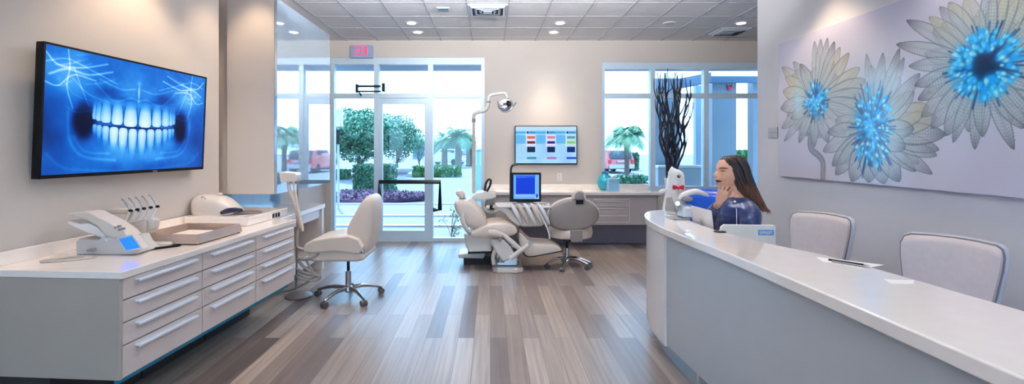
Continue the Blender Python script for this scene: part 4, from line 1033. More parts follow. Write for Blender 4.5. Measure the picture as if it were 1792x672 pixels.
MB().pprism([(1001, 350), (1003, 339), (1007, 334), (1014, 332), (1021, 334), (1026, 341), (1026, 350), (1018, 351.5), (1008, 352)], SY, SY+.0, SY+.08).build('headrest', m_cream, t, bevel=.02, seg=4)
MB().pprism([(1004, 350), (1006, 339), (1013, 335), (1021, 337), (1024, 350)], SY, SY-.006, SY+.03).build('headrest_shell', m_shell, t, bevel=.012)
MB().box(G(1008, 0).x, G(1021, 0).x, SY-.004, SY+.05, G(0, 357).z, G(0, 350).z).build('headrest_hinge', m_dark, t, bevel=.004)
rings = []
for k, z in enumerate((.335, .345, .40, .455, .475)):
    s = (.8, .95, 1, .96, .75)[k]
    rings.append([Vector((P(1004, 0, SY).x+.265*s*math.cos(2*PI*j/32), SY+.24+.24*s*math.sin(2*PI*j/32), z)) for j in range(32)])
MB().loft(rings).build('seat', m_cream, t, ang=60)
MB().pprism([(998, 402), (1019, 402), (1020, 421), (1017, 424), (1000, 424), (998, 420)], SY, SY-.012, SY+.03).build('back_bracket', m_shell, t, bevel=.01)
bx, by = P(996, 0, SY).x, SY+.16
MB().box(bx-.06, bx+.12, SY+.0, SY+.3, .315, .336).build('mechanism', m_dark, t, bevel=.006)
MB().cyl((bx, by, .2), (bx, by, .32), .016).build('gas_lift', m_dark, t)
MB().cyl((bx, by, .07), (bx, by, .22), .026, .022).build('column', m_chrome, t)
MB().lathe([(.03, .06), (.05, .075), (.045, .105), (.026, .12)], (bx, by, 0)).build('hub', m_chrome, t)
star(t, bx, by, (205, 250, 320, 345, 90), .27, m_chrome, .10)
# ------------------------------------------------------------------ x-ray flower picture on the right wall
AX = 2.77-.03; AY0, AY1, AZ0, AZ1 = 4.62, 1.95, 1.128, 2.372
def apt(px, py):
    Y = AX*F/(px-CX); return (AY0-Y, EYE-(py-HY)*Y/F)        # metres along the picture, height
def flowers(w=900, h=420):
    Lw = AY0-AY1
    s, z = np.meshgrid(np.linspace(0, Lw, w), np.linspace(AZ1, AZ0, h))
    im = np.empty((h, w, 3)); im[:] = (196, 194, 208)
    im += ((noise2(h, w, 2, 8)-.5)*10)[..., None]
    im += (np.clip((z-1.9)/.5, 0, 1)*6)[..., None]*np.array((-1., -1.2, -.8))
    def mixin(k, c): im[:] = im*(1-k[..., None])+np.array(c, float)*k[..., None]
    vn = noise2(h, w, 60, 21)
    def petal(c, tip, hw, dark=.6, tint=(186, 192, 196), yellow=0.0):
        dx, dz = tip[0]-c[0], tip[1]-c[1]; Ln = math.hypot(dx, dz); ux, uz = dx/Ln, dz/Ln
        xa, xb = min(c[0], tip[0])-hw*1.2-.04, max(c[0], tip[0])+hw*1.2+.04; za, zb = min(c[1], tip[1])-hw*1.2-.04, max(c[1], tip[1])+hw*1.2+.04
        i0, i1 = max(0, int(xa/Lw*w)), min(w, int(xb/Lw*w)+1); j0, j1 = max(0, int((AZ1-zb)/(AZ1-AZ0)*h)), min(h, int((AZ1-za)/(AZ1-AZ0)*h)+1)
        if i1 <= i0 or j1 <= j0: return
        S_, Z_ = s[j0:j1, i0:i1], z[j0:j1, i0:i1]; sub = im[j0:j1, i0:i1]
        a = ((S_-c[0])*ux+(Z_-c[1])*uz)/Ln; b = -(S_-c[0])*uz+(Z_-c[1])*ux
        b = b+.02*np.sin(a*3)*Ln
        prof = hw*np.clip(np.sin(PI*np.clip(a, 0, 1)**1.25), 0, 1)**.62*np.clip(a*3, 0.1, 1)
        inside = (a > .06) & (a < 1) & (np.abs(b) < prof)
        r = np.where(inside, np.abs(b)/np.maximum(prof, 1e-5), 1.0)
        k = np.where(inside, .50+.16*np.clip(a, 0, 1), 0)
        col = np.empty(S_.shape+(3,)); col[:] = tint
        vein = .5+.5*np.cos(b/np.maximum(prof, 1e-4)*PI*7)
        cross = .5+.5*np.cos(a*Ln*330+np.abs(r)*4)
        col -= (dark*95*(.45*vein**4+.35*cross**4))[..., None]
        col -= (dark*120*np.clip((a-.68)/.32, 0, 1)**1.5)[..., None]
        if yellow:
            y_ = (yellow*np.clip(a*1.3-.2, 0, 1))[..., None]; col = col*(1-y_)+np.array((206, 190, 132.))*y_
        def mx(kk, cc): sub[:] = sub*(1-kk[..., None])+np.array(cc, float)*kk[..., None]
        sub[:] = sub*(1-k[..., None])+col*k[..., None]
        edge = inside*np.exp(-((r-1)/.14)**2)*.55*dark+inside*np.exp(-((a-1)/.03)**2)*.35
        mx(np.clip(edge*1.25, 0, .85), (70, 70, 78))
        mx(inside*np.exp(-(b/.007)**2)*.45*(1-a)*(a > .1), (70, 80, 100))
    def bloom(cpx, tips, hw, core, n, seed, ext=(1, 1), dark_core=True, tint=(186, 192, 196)):
        rnd = random.Random(seed); c = apt(*cpx)
        for i in range(len(tips)*2):                 # shorter petals underneath fill the gaps
            tp = tips[rnd.randrange(len(tips))]; t = apt(tp[0], tp[1]); k = rnd.uniform(.55, .85); an = rnd.uniform(-.25, .25); dx, dz = (t[0]-c[0])*k, (t[1]-c[1])*k
            petal(c, (c[0]+dx*math.cos(an)-dz*math.sin(an), c[1]+dx*math.sin(an)+dz*math.cos(an)), hw*1.1, .35+.3*rnd.random(), tint, .3 if rnd.random() < .15 else 0)
        for i, tp in enumerate(tips):
            t = apt(tp[0], tp[1]); petal(c, t, hw*(tp[2] if len(tp) > 2 else 1), .6+.4*rnd.random(), tint, tp[3] if len(tp) > 3 else 0)
        d = np.hypot((s-c[0])/ext[0], (z-c[1])/ext[1])
        mixin(.5*np.exp(-(d/(core*1.0))**4), (40, 120, 180)); mixin(.30*np.exp(-(d/(core*1.9))**2), (130, 204, 232))
        for i in range(70):
            a = rnd.uniform(0, 2*PI); r0, r1 = core*.1, core*rnd.uniform(.9, 1.6)
            q0, q1 = (c[0]+math.cos(a)*r0*ext[0], c[1]+math.sin(a)*r0*ext[1]), (c[0]+math.cos(a)*r1*ext[0], c[1]+math.sin(a)*r1*ext[1])
            i0, i1 = max(0, int((min(q0[0], q1[0])-.03)/Lw*w)), min(w, int((max(q0[0], q1[0])+.03)/Lw*w)+1)
            j0, j1 = max(0, int((AZ1-max(q0[1], q1[1])-.03)/(AZ1-AZ0)*h)), min(h, int((AZ1-min(q0[1], q1[1])+.03)/(AZ1-AZ0)*h)+1)
            if i1 <= i0 or j1 <= j0: continue
            k = (.7*np.exp(-(seg_dist(s[j0:j1, i0:i1], z[j0:j1, i0:i1], [q0, q1])/.0055)**2))[..., None]
            sub = im[j0:j1, i0:i1]; sub[:] = sub*(1-k)+np.array((10, 52, 104.))*k
        mixin(.55*np.exp(-(d/(core*.8))**4), (14, 70, 128))
        if dark_core: mixin(.92*np.exp(-(d/(core*.72))**4), (6, 38, 76))
        for i in range(n):
            a = rnd.uniform(0, 2*PI); r = core*rnd.uniform(.55 if dark_core else .05, 1.25)
            q = (c[0]+math.cos(a)*r*ext[0], c[1]+math.sin(a)*r*ext[1]); rad = rnd.uniform(.006, .0135)
            x0 = int((q[0]-.06)/Lw*w); x1 = int((q[0]+.06)/Lw*w); y0 = int((AZ1-q[1]-.06)/(AZ1-AZ0)*h); y1 = int((AZ1-q[1]+.06)/(AZ1-AZ0)*h)
            x0, y0 = max(x0, 0), max(y0, 0); x1, y1 = min(x1, w), min(y1, h)
            if x1 <= x0 or y1 <= y0: continue
            ss, zz = s[y0:y1, x0:x1], z[y0:y1, x0:x1]
            e = ((ss-q[0])*math.cos(a)+(zz-q[1])*math.sin(a))/1.5; f_ = -(ss-q[0])*math.sin(a)+(zz-q[1])*math.cos(a)
            k = np.exp(-((e*e+f_*f_)/rad**2)**1.5)[..., None]*.95; k2 = np.exp(-((e*e+f_*f_)/(rad*1.6)**2))[..., None]*.4
            sub = im[y0:y1, x0:x1]; sub[:] = sub*(1-k2)+np.array((10, 160, 240.))*k2
            cc = np.array(((90, 226, 255.), (170, 246, 255.), (30, 170, 246.))[i % 3]); sub[:] = sub*(1-k)+cc*k
    # stem of the left flower
    D = seg_dist(s, z, [(q.x, q.y) for q in spline([apt(x, y)+(0,) for x, y in ((1428, 195), (1421, 230), (1417, 250), (1421, 263), (1432, 272), (1440, 285), (1440, 312))], 8)])
    mixin(.9*(D < .026), (124, 124, 132)); mixin(.6*np.exp(-((D-.024)/.006)**2), (84, 86, 96)); mixin(.3*np.exp(-(D/.008)**2), (176, 178, 186))
    A = [(1368, 118, 1, .3), (1374, 135, 1, .6), (1388, 108, .9), (1400, 112, 1), (1425, 72, .8), (1436, 68, .8), (1448, 66, .8), (1460, 72, .9), (1470, 82, 1, .3), (1486, 92, 1, .4), (1505, 118, 1.1, .5), (1515, 140, 1.3, .3), (1524, 165, 1.4), (1520, 190, 1.3), (1508, 210, 1.2), (1370, 160, 1.2, .5), (1366, 190, 1.2), (1368, 225, 1), (1372, 248, .7), (1398, 250, .9), (1425, 258, .9), (1450, 250, 1), (1480, 235, 1.1), (1384, 208, 1)]
    bloom((1428, 178), A, .062, .12, 90, 3, (1, 1), False)
    B = [(1516, 94, .7), (1545, 92, .8), (1574, 84, .8), (1582, 100, .8), (1440, 265, 1.1), (1456, 290, 1.2), (1462, 306, 1.3), (1490, 318, 1.5), (1520, 320, 1.6), (1548, 322, 1.6), (1575, 318, 1.4), (1603, 300, .9), (1632, 304, .9), (1640, 272, 1), (1644, 262, 1), (1655, 235, 1.3), (1640, 205, 1.3, .4), (1625, 185, 1.4, .6), (1600, 160, 1.2), (1610, 128, 1), (1448, 232, 1), (1600, 225, 1.2), (1585, 260, 1.2)]
    bloom((1525, 225), B, .060, .17, 150, 5, (.85, 1.45), False)
    Cc = [(1586, 36, .9), (1568, 78, .9), (1590, 116, .9), (1600, 150, 1), (1606, 175, 1.1), (1612, 205, 1.2), (1630, 225, 1.3), (1655, 238, 1.3), (1668, 250, .8), (1706, 262, .8), (1720, 240, 1), (1775, 262, .8), (1792, 225, 1.1), (1812, 190, 1.2), (1840, 150, 1.2), (1850, 110, 1.2), (1845, 60, 1.2, .3), (1825, 20, 1.1, .4), (1800, -20, 1.1, .6), (1780, -40, 1.1, .6), (1755, -40, 1.1, .7), (1730, -30, 1), (1690, -8, 1.2, .5), (1660, 4, 1.1, .5), (1644, 12, .9), (1625, 30, .9, .5), (1820, 230, 1)]
    bloom((1722, 114), Cc, .052, .155, 210, 7, (1, 1.0), True)
    # blurred glow of light painted into the print beside the left flower
    c = apt(1396, 178); mixin(.55*np.exp(-((s-c[0])/.07)**2-((z-c[1])/.13)**2), (160, 232, 255))
    return s2l(im/255)
t = thing('flower_picture', 'large acrylic picture of grey x-ray flowers with glowing blue hearts', 'picture', (AX, (AY0+AY1)/2, AZ0))
MB().box(AX+.003, AX+.03, AY1, AY0, AZ0, AZ1).build('panel', m_white, t, smooth=False)
m_print = attr_mat('picture_print', 0, .12)
raster('print', flowers(), (AX, AY0, AZ1), (0, AY1-AY0, 0), (0, 0, AZ0-AZ1), m_print, t)
q = P(1353.5, 231, 4.75)
tq = thing('wall_plaque', 'small grey plaque on the right wall left of the flower picture', 'plaque', (2.77, 4.75, 1.48))
ya, yb = 2.77*F/(1346-CX), 2.77*F/(1362-CX); z1 = EYE-(223-HY)*4.75/F; z0 = EYE-(241-HY)*4.75/F
MB().box(2.758, 2.77, yb, ya, z0, z1).build('plate', mat('plaque_grey', (168, 168, 172), .4), tq, smooth=False, bevel=.002)
MB().box(2.756, 2.759, yb+.01, ya-.01, (z0+z1)/2-.004, (z0+z1)/2+.006).build('line_of_print', m_grey, tq, smooth=False)

# ------------------------------------------------------------------ curved reception desk
DZ = .88
outer = [(1.165, .25), (1.165, 1.0), (1.16, 1.8), (1.145, 2.37), (1.112, 2.85), (1.10, 3.22), (1.125, 3.5), (1.19, 3.75), (1.29, 3.93), (1.40, 4.0)]
outer = [(p.x, p.y) for p in spline([(a, b, 0) for a, b in outer], 6)]
inner = [(1.52, 3.98), (1.505, 3.74), (1.41, 3.45), (1.395, 3.1), (1.41, 2.88), (1.48, 2.56), (1.59, 2.26), (1.645, 1.6), (1.67, 1.0), (1.67, .25)]
inner = [(p.x, p.y) for p in spline([(a, b, 0) for a, b in inner], 6)]
def inset(path, d):
    out = []
    for i, (x, y) in enumerate(path):
        a, b = path[max(0, i-1)], path[min(len(path)-1, i+1)]
        tx, ty = b[0]-a[0], b[1]-a[1]; ll = math.hypot(tx, ty); out.append((x+ty/ll*d, y-tx/ll*d))
    return out
t = thing('reception_desk', 'long glossy white reception desk with a curved far end', 'reception desk', (1.35, 2.2, 0))
MB().prism(outer+inner, 'xy', DZ-.048, DZ).build('counter_top', m_top, t, bevel=.006, ang=30)
m_front = mat('desk_front', (172, 176, 180), .3, var=.01, coat=.5)
fo = inset(outer, .028); fi = inset(outer, .06)
MB().prism(fo+list(reversed(fi)), 'xy', .13, DZ-.048).build('front_panel', m_front, t, ang=30)
we = [p for p in inset(outer, .016) if p[1] > 3.05]; wi = [p for p in inset(outer, .05) if p[1] > 3.05]
MB().prism(we+list(reversed(wi)), 'xy', .12, DZ-.048).build('rounded_end', m_white, t, ang=30)
po = inset(outer, .085); pi_ = inset(outer, .11)
MB().prism(po+list(reversed(pi_)), 'xy', 0, .13).build('plinth', mat('desk_plinth', (150, 172, 188), .3, coat=.4), t, ang=30)
MB().prism([(1.37, 4.0-.03), (1.52, 3.95), (1.52, 3.92), (1.37, 3.94)], 'xy', 0, DZ-.048).build('end_panel', m_white, t, smooth=False)
MB().box(1.42, 1.62, 2.86, 3.62, .70, .725).build('work_surface', m_top, t, smooth=False, bevel=.004)
MB().box(1.43, 1.60, 2.88, 2.90, .45, .70).box(1.43, 1.60, 3.60, 3.62, .45, .70).box(1.42, 1.44, 2.88, 3.62, .60, .70).build('surface_support', m_endp, t, smooth=False)
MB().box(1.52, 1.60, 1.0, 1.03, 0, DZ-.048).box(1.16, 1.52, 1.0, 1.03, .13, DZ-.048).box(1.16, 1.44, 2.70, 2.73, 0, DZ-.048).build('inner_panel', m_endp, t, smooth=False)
m_ledb = glow('blue_strip', (30, 60, 255), 2.0)
s_ = thing('blue_light_strip', 'blue light strip under the inner edge of the reception desk', 'light strip', (1.6, 1.6, .82))
MB().box(1.56, 1.575, 1.05, 2.2, .818, .8315).build('strip', m_ledb, s_, smooth=False)
light('AREA', 'desk_strip_lamp', (1.60, 1.75, .80), .9, (.08, .14, 1), (0, math.radians(-75), 0), shape='RECTANGLE', size=.04, size_y=1.2)
light('AREA', 'desk_strip_lamp', (1.66, 3.35, .62), .4, (.08, .14, 1), (0, math.radians(-80), 0), shape='RECTANGLE', size=.04, size_y=.7)

# ------------------------------------------------------------------ office chairs by the right wall
def office_chair():
    t = thing('office_chair', '', 'chair', (0, 0, 0), 0, 'office chairs behind the reception desk', world=False)
    def back(y, w, h0, h1, curve, n=13):
        # faces -Y: outline rounded, wider at the top
        pts = []
        W2 = w/2
        prof = [(-.74, 0), (-.80, .1), (-.90, .4), (-.985, .72), (-1.0, .88), (-.95, .965), (-.82, 1.0), (-.4, 1.012), (0, 1.015), (.4, 1.012), (.82, 1.0), (.95, .965), (1.0, .88), (.985, .72), (.90, .4), (.80, .1), (.74, 0), (.35, -.012), (0, -.015), (-.35, -.012)]
        return [Vector((a*W2, y+curve*(a*a)*-1+.06*(b-.3), h0+(h1-h0)*b)) for a, b in prof]
    def sc_(r, k):
        c = sum(r, Vector())/len(r); out = []
        for v in r:
            x, z = c.x+(v.x-c.x)*k, c.z+(v.z-c.z)*k
            out.append(Vector((x, -.05*(x/.22)**2+.06*((z-.50)/.42-.3), z)))
        return out
    B = back(.0, .44, .50, .92, .05)
    MB().loft([sc_(B, .05), sc_(B, .4), sc_(B, .7), sc_(B, .93), [v+Vector((0, -.018, 0)) for v in sc_(B, .955)], [v+Vector((0, -.034, 0)) for v in sc_(B, .93)], [v+Vector((0, -.04, 0)) for v in sc_(B, .80)], [v+Vector((0, -.041, 0)) for v in sc_(B, .5)], [v+Vector((0, -.041, 0)) for v in sc_(B, .2)], [v+Vector((0, -.041, 0)) for v in sc_(B, .03)]]).build('back_pad', mat_pad, t, local=True, ang=70)
    MB().loft([[v+Vector((0, -.004, 0)) for v in sc_(B, .05)], [v+Vector((0, -.004, 0)) for v in sc_(B, .5)], [v+Vector((0, -.004, 0)) for v in sc_(B, .85)], [v+Vector((0, -.012, 0)) for v in sc_(B, .965)], [v+Vector((0, -.014, 0)) for v in sc_(B, 1.0)], [v+Vector((0, .012, 0)) for v in sc_(B, 1.02)], [v+Vector((0, .03, 0)) for v in sc_(B, .98)], [v+Vector((0, .036, 0)) for v in sc_(B, .85)], [v+Vector((0, .036, 0)) for v in sc_(B, .4)], [v+Vector((0, .036, 0)) for v in sc_(B, .05)]]).build('back_shell', mat_shell2, t, local=True, ang=70)
    MB().tube([v+Vector((0, -.014, 0)) for v in sc_(B, .972)]+[sc_(B, .972)[0]+Vector((0, -.014, 0))], .0045, 6).build('seam_piping', mat_pipe, t, local=True)
    MB().tube([(0, .04, .62), (0, .07, .5), (0, .04, .41), (0, -.1, .39)], .025, 10, 5, flat=1.6).build('back_stem', mat_shell2, t, local=True)
    rings = [[Vector((.23*s*math.copysign(abs(math.cos(2*PI*j/28))**.6, math.cos(2*PI*j/28)), -.24+.23*s*math.copysign(abs(math.sin(2*PI*j/28))**.6, math.sin(2*PI*j/28)), z)) for j in range(28)] for z, s in ((.405, .85), (.415, .98), (.45, 1), (.475, .95), (.485, .8))]
    MB().loft(rings).build('seat', mat_pad, t, local=True, ang=60)
    MB().cyl((0, -.22, .09), (0, -.22, .40), .026).build('column', m_chrome, t, local=True)
    OFF[t.name] = Vector((0, 0, 0))
    star(t, 0, -.22, (18, 90, 162, 234, 306), .26, m_chrome)
    return t
mat_pad = mat('pale_fabric', (206, 194, 188), .8, var=.03, scale=40, bump=.3, bscale=600, sheen=.3)
mat_shell2 = mat('pale_chair_shell', (212, 214, 222), .3, coat=.3)
mat_pipe = mat('grey_piping', (128, 122, 122), .6)
ch = office_chair(); 
def place(o, p0, p1, label):
    """p0, p1: the two upper corners of the back on plan (left, right as seen from the front)"""
    a, b = Vector(p0), Vector(p1); d = b-a; o.location = ((a.x+b.x)/2, (a.y+b.y)/2, 0); o.rotation_euler = (0, 0, math.atan2(d.y, d.x)); o['label'] = label
ch2 = dup(ch, label='x')
place(ch, (2.30, 2.72), (2.47, 2.30), 'larger-looking pale office chair behind the near end of the reception desk')
place(ch2, (2.27, 3.63), (2.42, 3.24), 'pale office chair under the flower picture, between the woman and the nearer chair')

# ------------------------------------------------------------------ things on and behind the desk
t = thing('laptop', 'open white laptop facing the woman, its lid seen from behind', 'laptop', (1.46, 3.28, .7255))
a, b = Vector((1.438, 3.42, 0)), Vector((1.445, 3.12, 0))
MB().loft([[a+Vector((0, 0, .735)), b+Vector((0, 0, .735)), b+Vector((-.03, 0, .985)), a+Vector((-.03, 0, .985))], [a+Vector((.008, 0, .735)), b+Vector((.008, 0, .735)), b+Vector((-.022, 0, .985)), a+Vector((-.022, 0, .985))]]).build('lid', mat('laptop_silver', (214, 206, 202), .3), t, bevel=.003, smooth=False)
MB().box(1.445, 1.60, 3.12, 3.42, .7255, .737).build('base', m_handle, t, smooth=False, bevel=.003)
lg = MB(); q = Vector((1.418, 3.27, .885)); R_ = Matrix.Rotation(-.12, 3, 'Y')
lg.ell(q, (.004, .016, .02), R_); lg.ell(q+Vector((-.003, .006, .027)), (.003, .006, .008), R_)
lg.build('lid_emblem', m_grey, t)
t = thing('white_monitor', 'wide pale screen seen from behind with a blue label, at the desk', 'monitor', (1.58, 3.0, .7255))
Y = 2.985; a, c = P(1259, 393, Y), P(1358, 0, Y)
rim = [(a.x+.03, a.z), (c.x-.012, a.z-.004), (c.x, a.z-.016), (c.x, .752), (a.x+.0, .752), (a.x+.0, .86), (a.x+.012, a.z-.014)]
MB().prism(rim, 'xz', Y, Y+.018).build('casing', mat('monitor_white', (226, 222, 216), .35), t, smooth=False, bevel=.004)
MB().box(1.45, 1.62, Y-.0, Y+.09, .7255, .735).box(1.5, 1.56, Y+.018, Y+.035, .735, .80).build('stand', m_handle, t, smooth=False)
p, r = P(1327, 402, Y), P(1354, 411.5, Y)
lb = MB().box(p.x, r.x, Y-.002, Y+.001, r.z, p.z).build('label_plate', mat('label_blue', (64, 150, 214), .4), t, smooth=False)
# lettering: BERAUURT in small white strokes
GL = {'B': [(0,0,0,1),(0,1,.8,1),(0,.5,.8,.5),(0,0,.8,0),(.9,.05,.9,.45),(.9,.55,.9,.95)], 'E': [(0,0,0,1),(0,1,.9,1),(0,.5,.7,.5),(0,0,.9,0)], 'R': [(0,0,0,1),(0,1,.9,1),(.9,1,.9,.5),(0,.5,.9,.5),(.4,.5,.9,0)],
      'A': [(0,0,.45,1),(.45,1,.9,0),(.2,.4,.7,.4)], 'U': [(0,1,0,0),(0,0,.9,0),(.9,0,.9,1)], 'T': [(0,1,.9,1),(.45,1,.45,0)], 'S': [(.9,1,0,1),(0,1,0,.5),(0,.5,.9,.5),(.9,.5,.9,0),(.9,0,0,0)], 'I': [(.45,0,.45,1)]}
tx = MB(); W_ = (r.x-p.x-.012)/8; H_ = (p.z-r.z)*.52; z0 = r.z+(p.z-r.z)*.24
for i, chx in enumerate('SERAUURT'):
    for (x0, y0, x1, y1) in GL[chx]:
        A = Vector((p.x+.006+i*W_+x0*W_*.75, Y-.0035, z0+y0*H_)); B = Vector((p.x+.006+i*W_+x1*W_*.75, Y-.0035, z0+y1*H_))
        tx.tube([A, B], .0016, 4)
tx.build('label_lettering', m_white, lb, smooth=False)
t = thing('desk_grommet', 'flat black oval cap in the reception desk top by the pale screen', 'cable cap', (1.385, 2.93, DZ))
MB().lathe([(.035, 0), (.036, .003), (.03, .006), (.003, .006)], (1.385, 2.93, DZ+.0004), 28).build('cap', m_dark, t)
MB().lathe([(.01, .0058), (.01, .009), (.002, .009)], (1.385, 2.93, DZ+.0004), 16).build('plug', m_grey, t)
def sheet(pts, label, z):
    o = MB().prism(pts, 'xy', z, z+.0012).build('paper_sheet', mat('paper', (240, 236, 232), .6), smooth=False)
    return tag(o, label, 'paper', 'papers on the reception desk')
def dk(px, py, z=DZ): Y = (EYE-z)*F/(py-HY); return (((px-CX)*Y/F), Y)
sheet([dk(1428, 450), dk(1547, 464), dk(1512, 470.5), dk(1440, 458)], 'white sheet under the two pens on the reception desk', DZ+.0004)
sheet([dk(1545, 489), dk(1600, 491), dk(1598, 497), dk(1560, 497)], 'small white sheet on the reception desk before the nearer office chair', DZ+.0004)
for k, (pa, pb, lab) in enumerate((((1450, 456.5), (1523, 467.5), 'dark pen on the white sheet, the one further from the viewer'), ((1456, 459.5), (1525, 471), 'grey pen on the white sheet, the one closer to the viewer'))):
    A, B = dk(*pa), dk(*pb); A = Vector((A[0], A[1], DZ+.006)); B = Vector((B[0], B[1], DZ+.006))
    t = thing('pen', lab, 'pen', (A+B)/2, group='pens on the reception desk')
    MB().tube([A, A+(B-A)*.85], .0042, 10).build('barrel', (m_dark, m_grey)[k], t)
    MB().tube([A+(B-A)*.85, B], [.0042, .0012], 10).build('tip', m_steel, t)

# tooth-shaped figure with a bow tie
t = thing('tooth_figure', 'white tooth-shaped figure with one eye and a red bow tie on the desk end', 'figurine', (1.41, 3.74, DZ))
TY = 3.74; T_ = lambda px, py, Y=TY: P(px, py, Y)
prof = [(1167, 375, 1195, 375), (1164, 365, 1197, 365), (1163, 350, 1199, 350), (1165, 335, 1198.5, 335), (1167, 320, 1198, 320), (1169, 308, 1197, 308), (1171, 301, 1194, 301), (1173, 297.5, 1189, 298.5), (1175, 294.5, 1181, 296)]
rings = []
for x0, y0, x1, _ in prof:
    a, b = T_(x0, y0), T_(x1, y0); r = (b.x-a.x)/2
    rings.append([Vector(((a.x+b.x)/2+r*math.cos(2*PI*j/24), TY+r*.75*math.sin(2*PI*j/24), a.z if a.z > DZ else DZ+.001)) for j in range(24)])
MB().loft(rings).build('body', m_white, t, ang=80)
MB().tube([T_(1177, 303), T_(1176.5, 296), T_(1176, 291.5)], [.035, .02, .003], 12, 3).build('crown_peak', m_white, t)
MB().ell(T_(1188, 308.5, TY-.052), (.0125, .012, .0125)).build('eye', m_dark, t)
MB().ell(T_(1188.5, 308, TY-.064), (.0045, .004, .0045)).build('eye_highlight', m_white, t)
bw = MB()
for sx in (-1, 1):
    c = T_(1187.5, 328, TY-.085); bw.loft([[c+Vector((sx*d, -.002, h)), c+Vector((sx*d, .012, h)), c+Vector((sx*d, .012, -h)), c+Vector((sx*d, -.002, -h))] for d, h in ((.004, .007), (.018, .013), (.034, .019), (.042, .016))])
bw.ell(T_(1187.5, 329, TY-.085), (.010, .009, .012)); bw.build('bow_tie', mat('bow_red', (196, 22, 44), .4), t, bevel=.003)
MB().ell(T_(1160, 334, TY-.01), (.035, .02, .014), Euler((0, math.radians(-20), 0)).to_matrix()).build('arm', m_white, t)
# scanner with a white head
t = thing('card_reader_stand', 'silver tilted tablet stand with a long white handset on top', 'device stand', (1.40, 3.42, DZ))
SYY = 3.5; Z_ = lambda px, py, Y=SYY: P(px, py, Y)
MB().box(1.29, 1.41, 3.42, 3.58, DZ+.0004, DZ+.010).build('base', m_steel, t, smooth=False, bevel=.003)
pa, pb, pc, pd = Z_(1163, 371), Z_(1182, 372), Z_(1172, 345), Z_(1165, 345)
MB().loft([[Z_(1163, 370, 3.44), Z_(1181, 371, 3.44), Z_(1173, 345, 3.48), Z_(1165, 345, 3.48)], [Z_(1164, 370, 3.455), Z_(1184, 370, 3.455), Z_(1176, 344, 3.495), Z_(1168, 344, 3.495)]]).build('tablet', m_steel, t, smooth=False, bevel=.003)
MB().tube([Z_(1180, 372, 3.48), Z_(1188, 363), Z_(1194, 354), Z_(1200, 350)], [.014, .01, .01], 8, 4).tube([Z_(1182, 353), Z_(1190, 357), Z_(1208, 359)], .009, 8, 3).cyl(Z_(1186, 356, 3.46), Z_(1186, 356, 3.5), .016).build('bracket', m_chrome, t)
MB().box(Z_(1192, 0).x, Z_(1210, 0).x, 3.47, 3.56, Z_(0, 352).z, Z_(0, 344).z).build('roller', m_grey, t, bevel=.012)
MB().box(Z_(1191, 0).x, Z_(1211, 0).x, 3.46, 3.57, DZ+.010, Z_(0, 363).z).build('lower_housing', m_handle, t, bevel=.008)
MB().tube([Z_(1188, 349), Z_(1194, 342.5), Z_(1204, 338), Z_(1216, 335.5), Z_(1226, 337), Z_(1236, 341), Z_(1241, 344)], [.008, .018, .022, .022, .018, .014, .005], 14, 6, flat=1.1).build('handset', m_white, t)
# floor vase with dark twisted branches
t = thing('branch_vase', 'tall floor vase of dark twisted branches behind the tooth figure', 'vase', (1.64, 4.36, 0))
MB().lathe([(.10, 0), (.11, .02), (.13, .4), (.10, .8), (.065, 1.0), (.075, 1.12), (.06, 1.12), (.05, 1.0), (.003, .95)], (1.64, 4.36, 0)).build('vase', m_white, t)
rnd = random.Random(17)
m_br = mat('dark_branch', (26, 30, 44), .55, var=.2)
tops = [(1150, 127), (1156, 128), (1163, 128), (1170, 132), (1178, 134), (1186, 130), (1194, 128), (1208, 140), (1152, 150), (1203, 160), (1166, 126), (1182, 126), (1160, 150), (1190, 145)]
for i, (px, py) in enumerate(tops):
    top = P(px, py, 4.36+rnd.uniform(-.12, .12)); bot = Vector((1.64+rnd.uniform(-.035, .035), 4.36+rnd.uniform(-.03, .03), .98))
    pts = []; ph = rnd.uniform(0, 6.3); ph2 = rnd.uniform(0, 6.3)
    for j in range(12):
        s = j/11; q = bot.lerp(top, s)
        bow = math.sin(s*PI)*.02
        q += Vector((math.sin(ph+s*13)*.028*math.sin(s*PI)+bow*(px-1178)/30, math.cos(ph2+s*11)*.03*math.sin(s*PI), 0)); pts.append(q)
    br = MB().tube(pts, [.011, .010, .008, .004], 6, 3)
    for j in (4, 6, 7, 9):
        d = Vector((rnd.uniform(-.07, .07), rnd.uniform(-.05, .05), rnd.uniform(.12, .24)))
        br.tube([pts[j], pts[j]+d*.5+Vector((d.x*.35, 0, 0)), pts[j]+d], [.007, .003], 5, 3)
    br.build('branch', m_br, t)
# blue shell chair
t = thing('blue_chair', 'glossy blue shell chair behind the laptop and the woman', 'chair', (1.82, 4.0, 0))
shell = []
for k in range(15):
    u = k/14; row = []
    for j in range(13):
        v = (j/12-.5)*2
        if u < .5: yy, zz = 3.62+u/.5*.36, .5-.03*math.sin(u/.5*PI)+.05*v*v
        else:
            s = (u-.5)/.5; yy, zz = 3.98+.16*s, .5+.54*s
        row.append(Vector((1.82+v*.25*(1-.10*u), yy-(.07*v*v if u > .5 else 0), zz-(.03*v*v if u > .9 else 0))))
    shell.append(row)
bmq = MB(); V_ = [[bmq.bm.verts.new(p) for p in r] for r in shell]
for a, b in zip(V_, V_[1:]):
    for j in range(12): bmq.face([a[j], a[j+1], b[j+1], b[j]])
so = bmq.build('shell', m_bluepl, t); md = so.modifiers.new('thick', 'SOLIDIFY'); md.thickness = .012
for sx in (-1, 1):
    for sy, yy in ((-1, 3.68), (1, 3.95)):
        MB().cyl((1.82+sx*.15, yy, .47), (1.82+sx*.19, yy+sy*.03, 0), .013).build('leg', m_chrome, t)
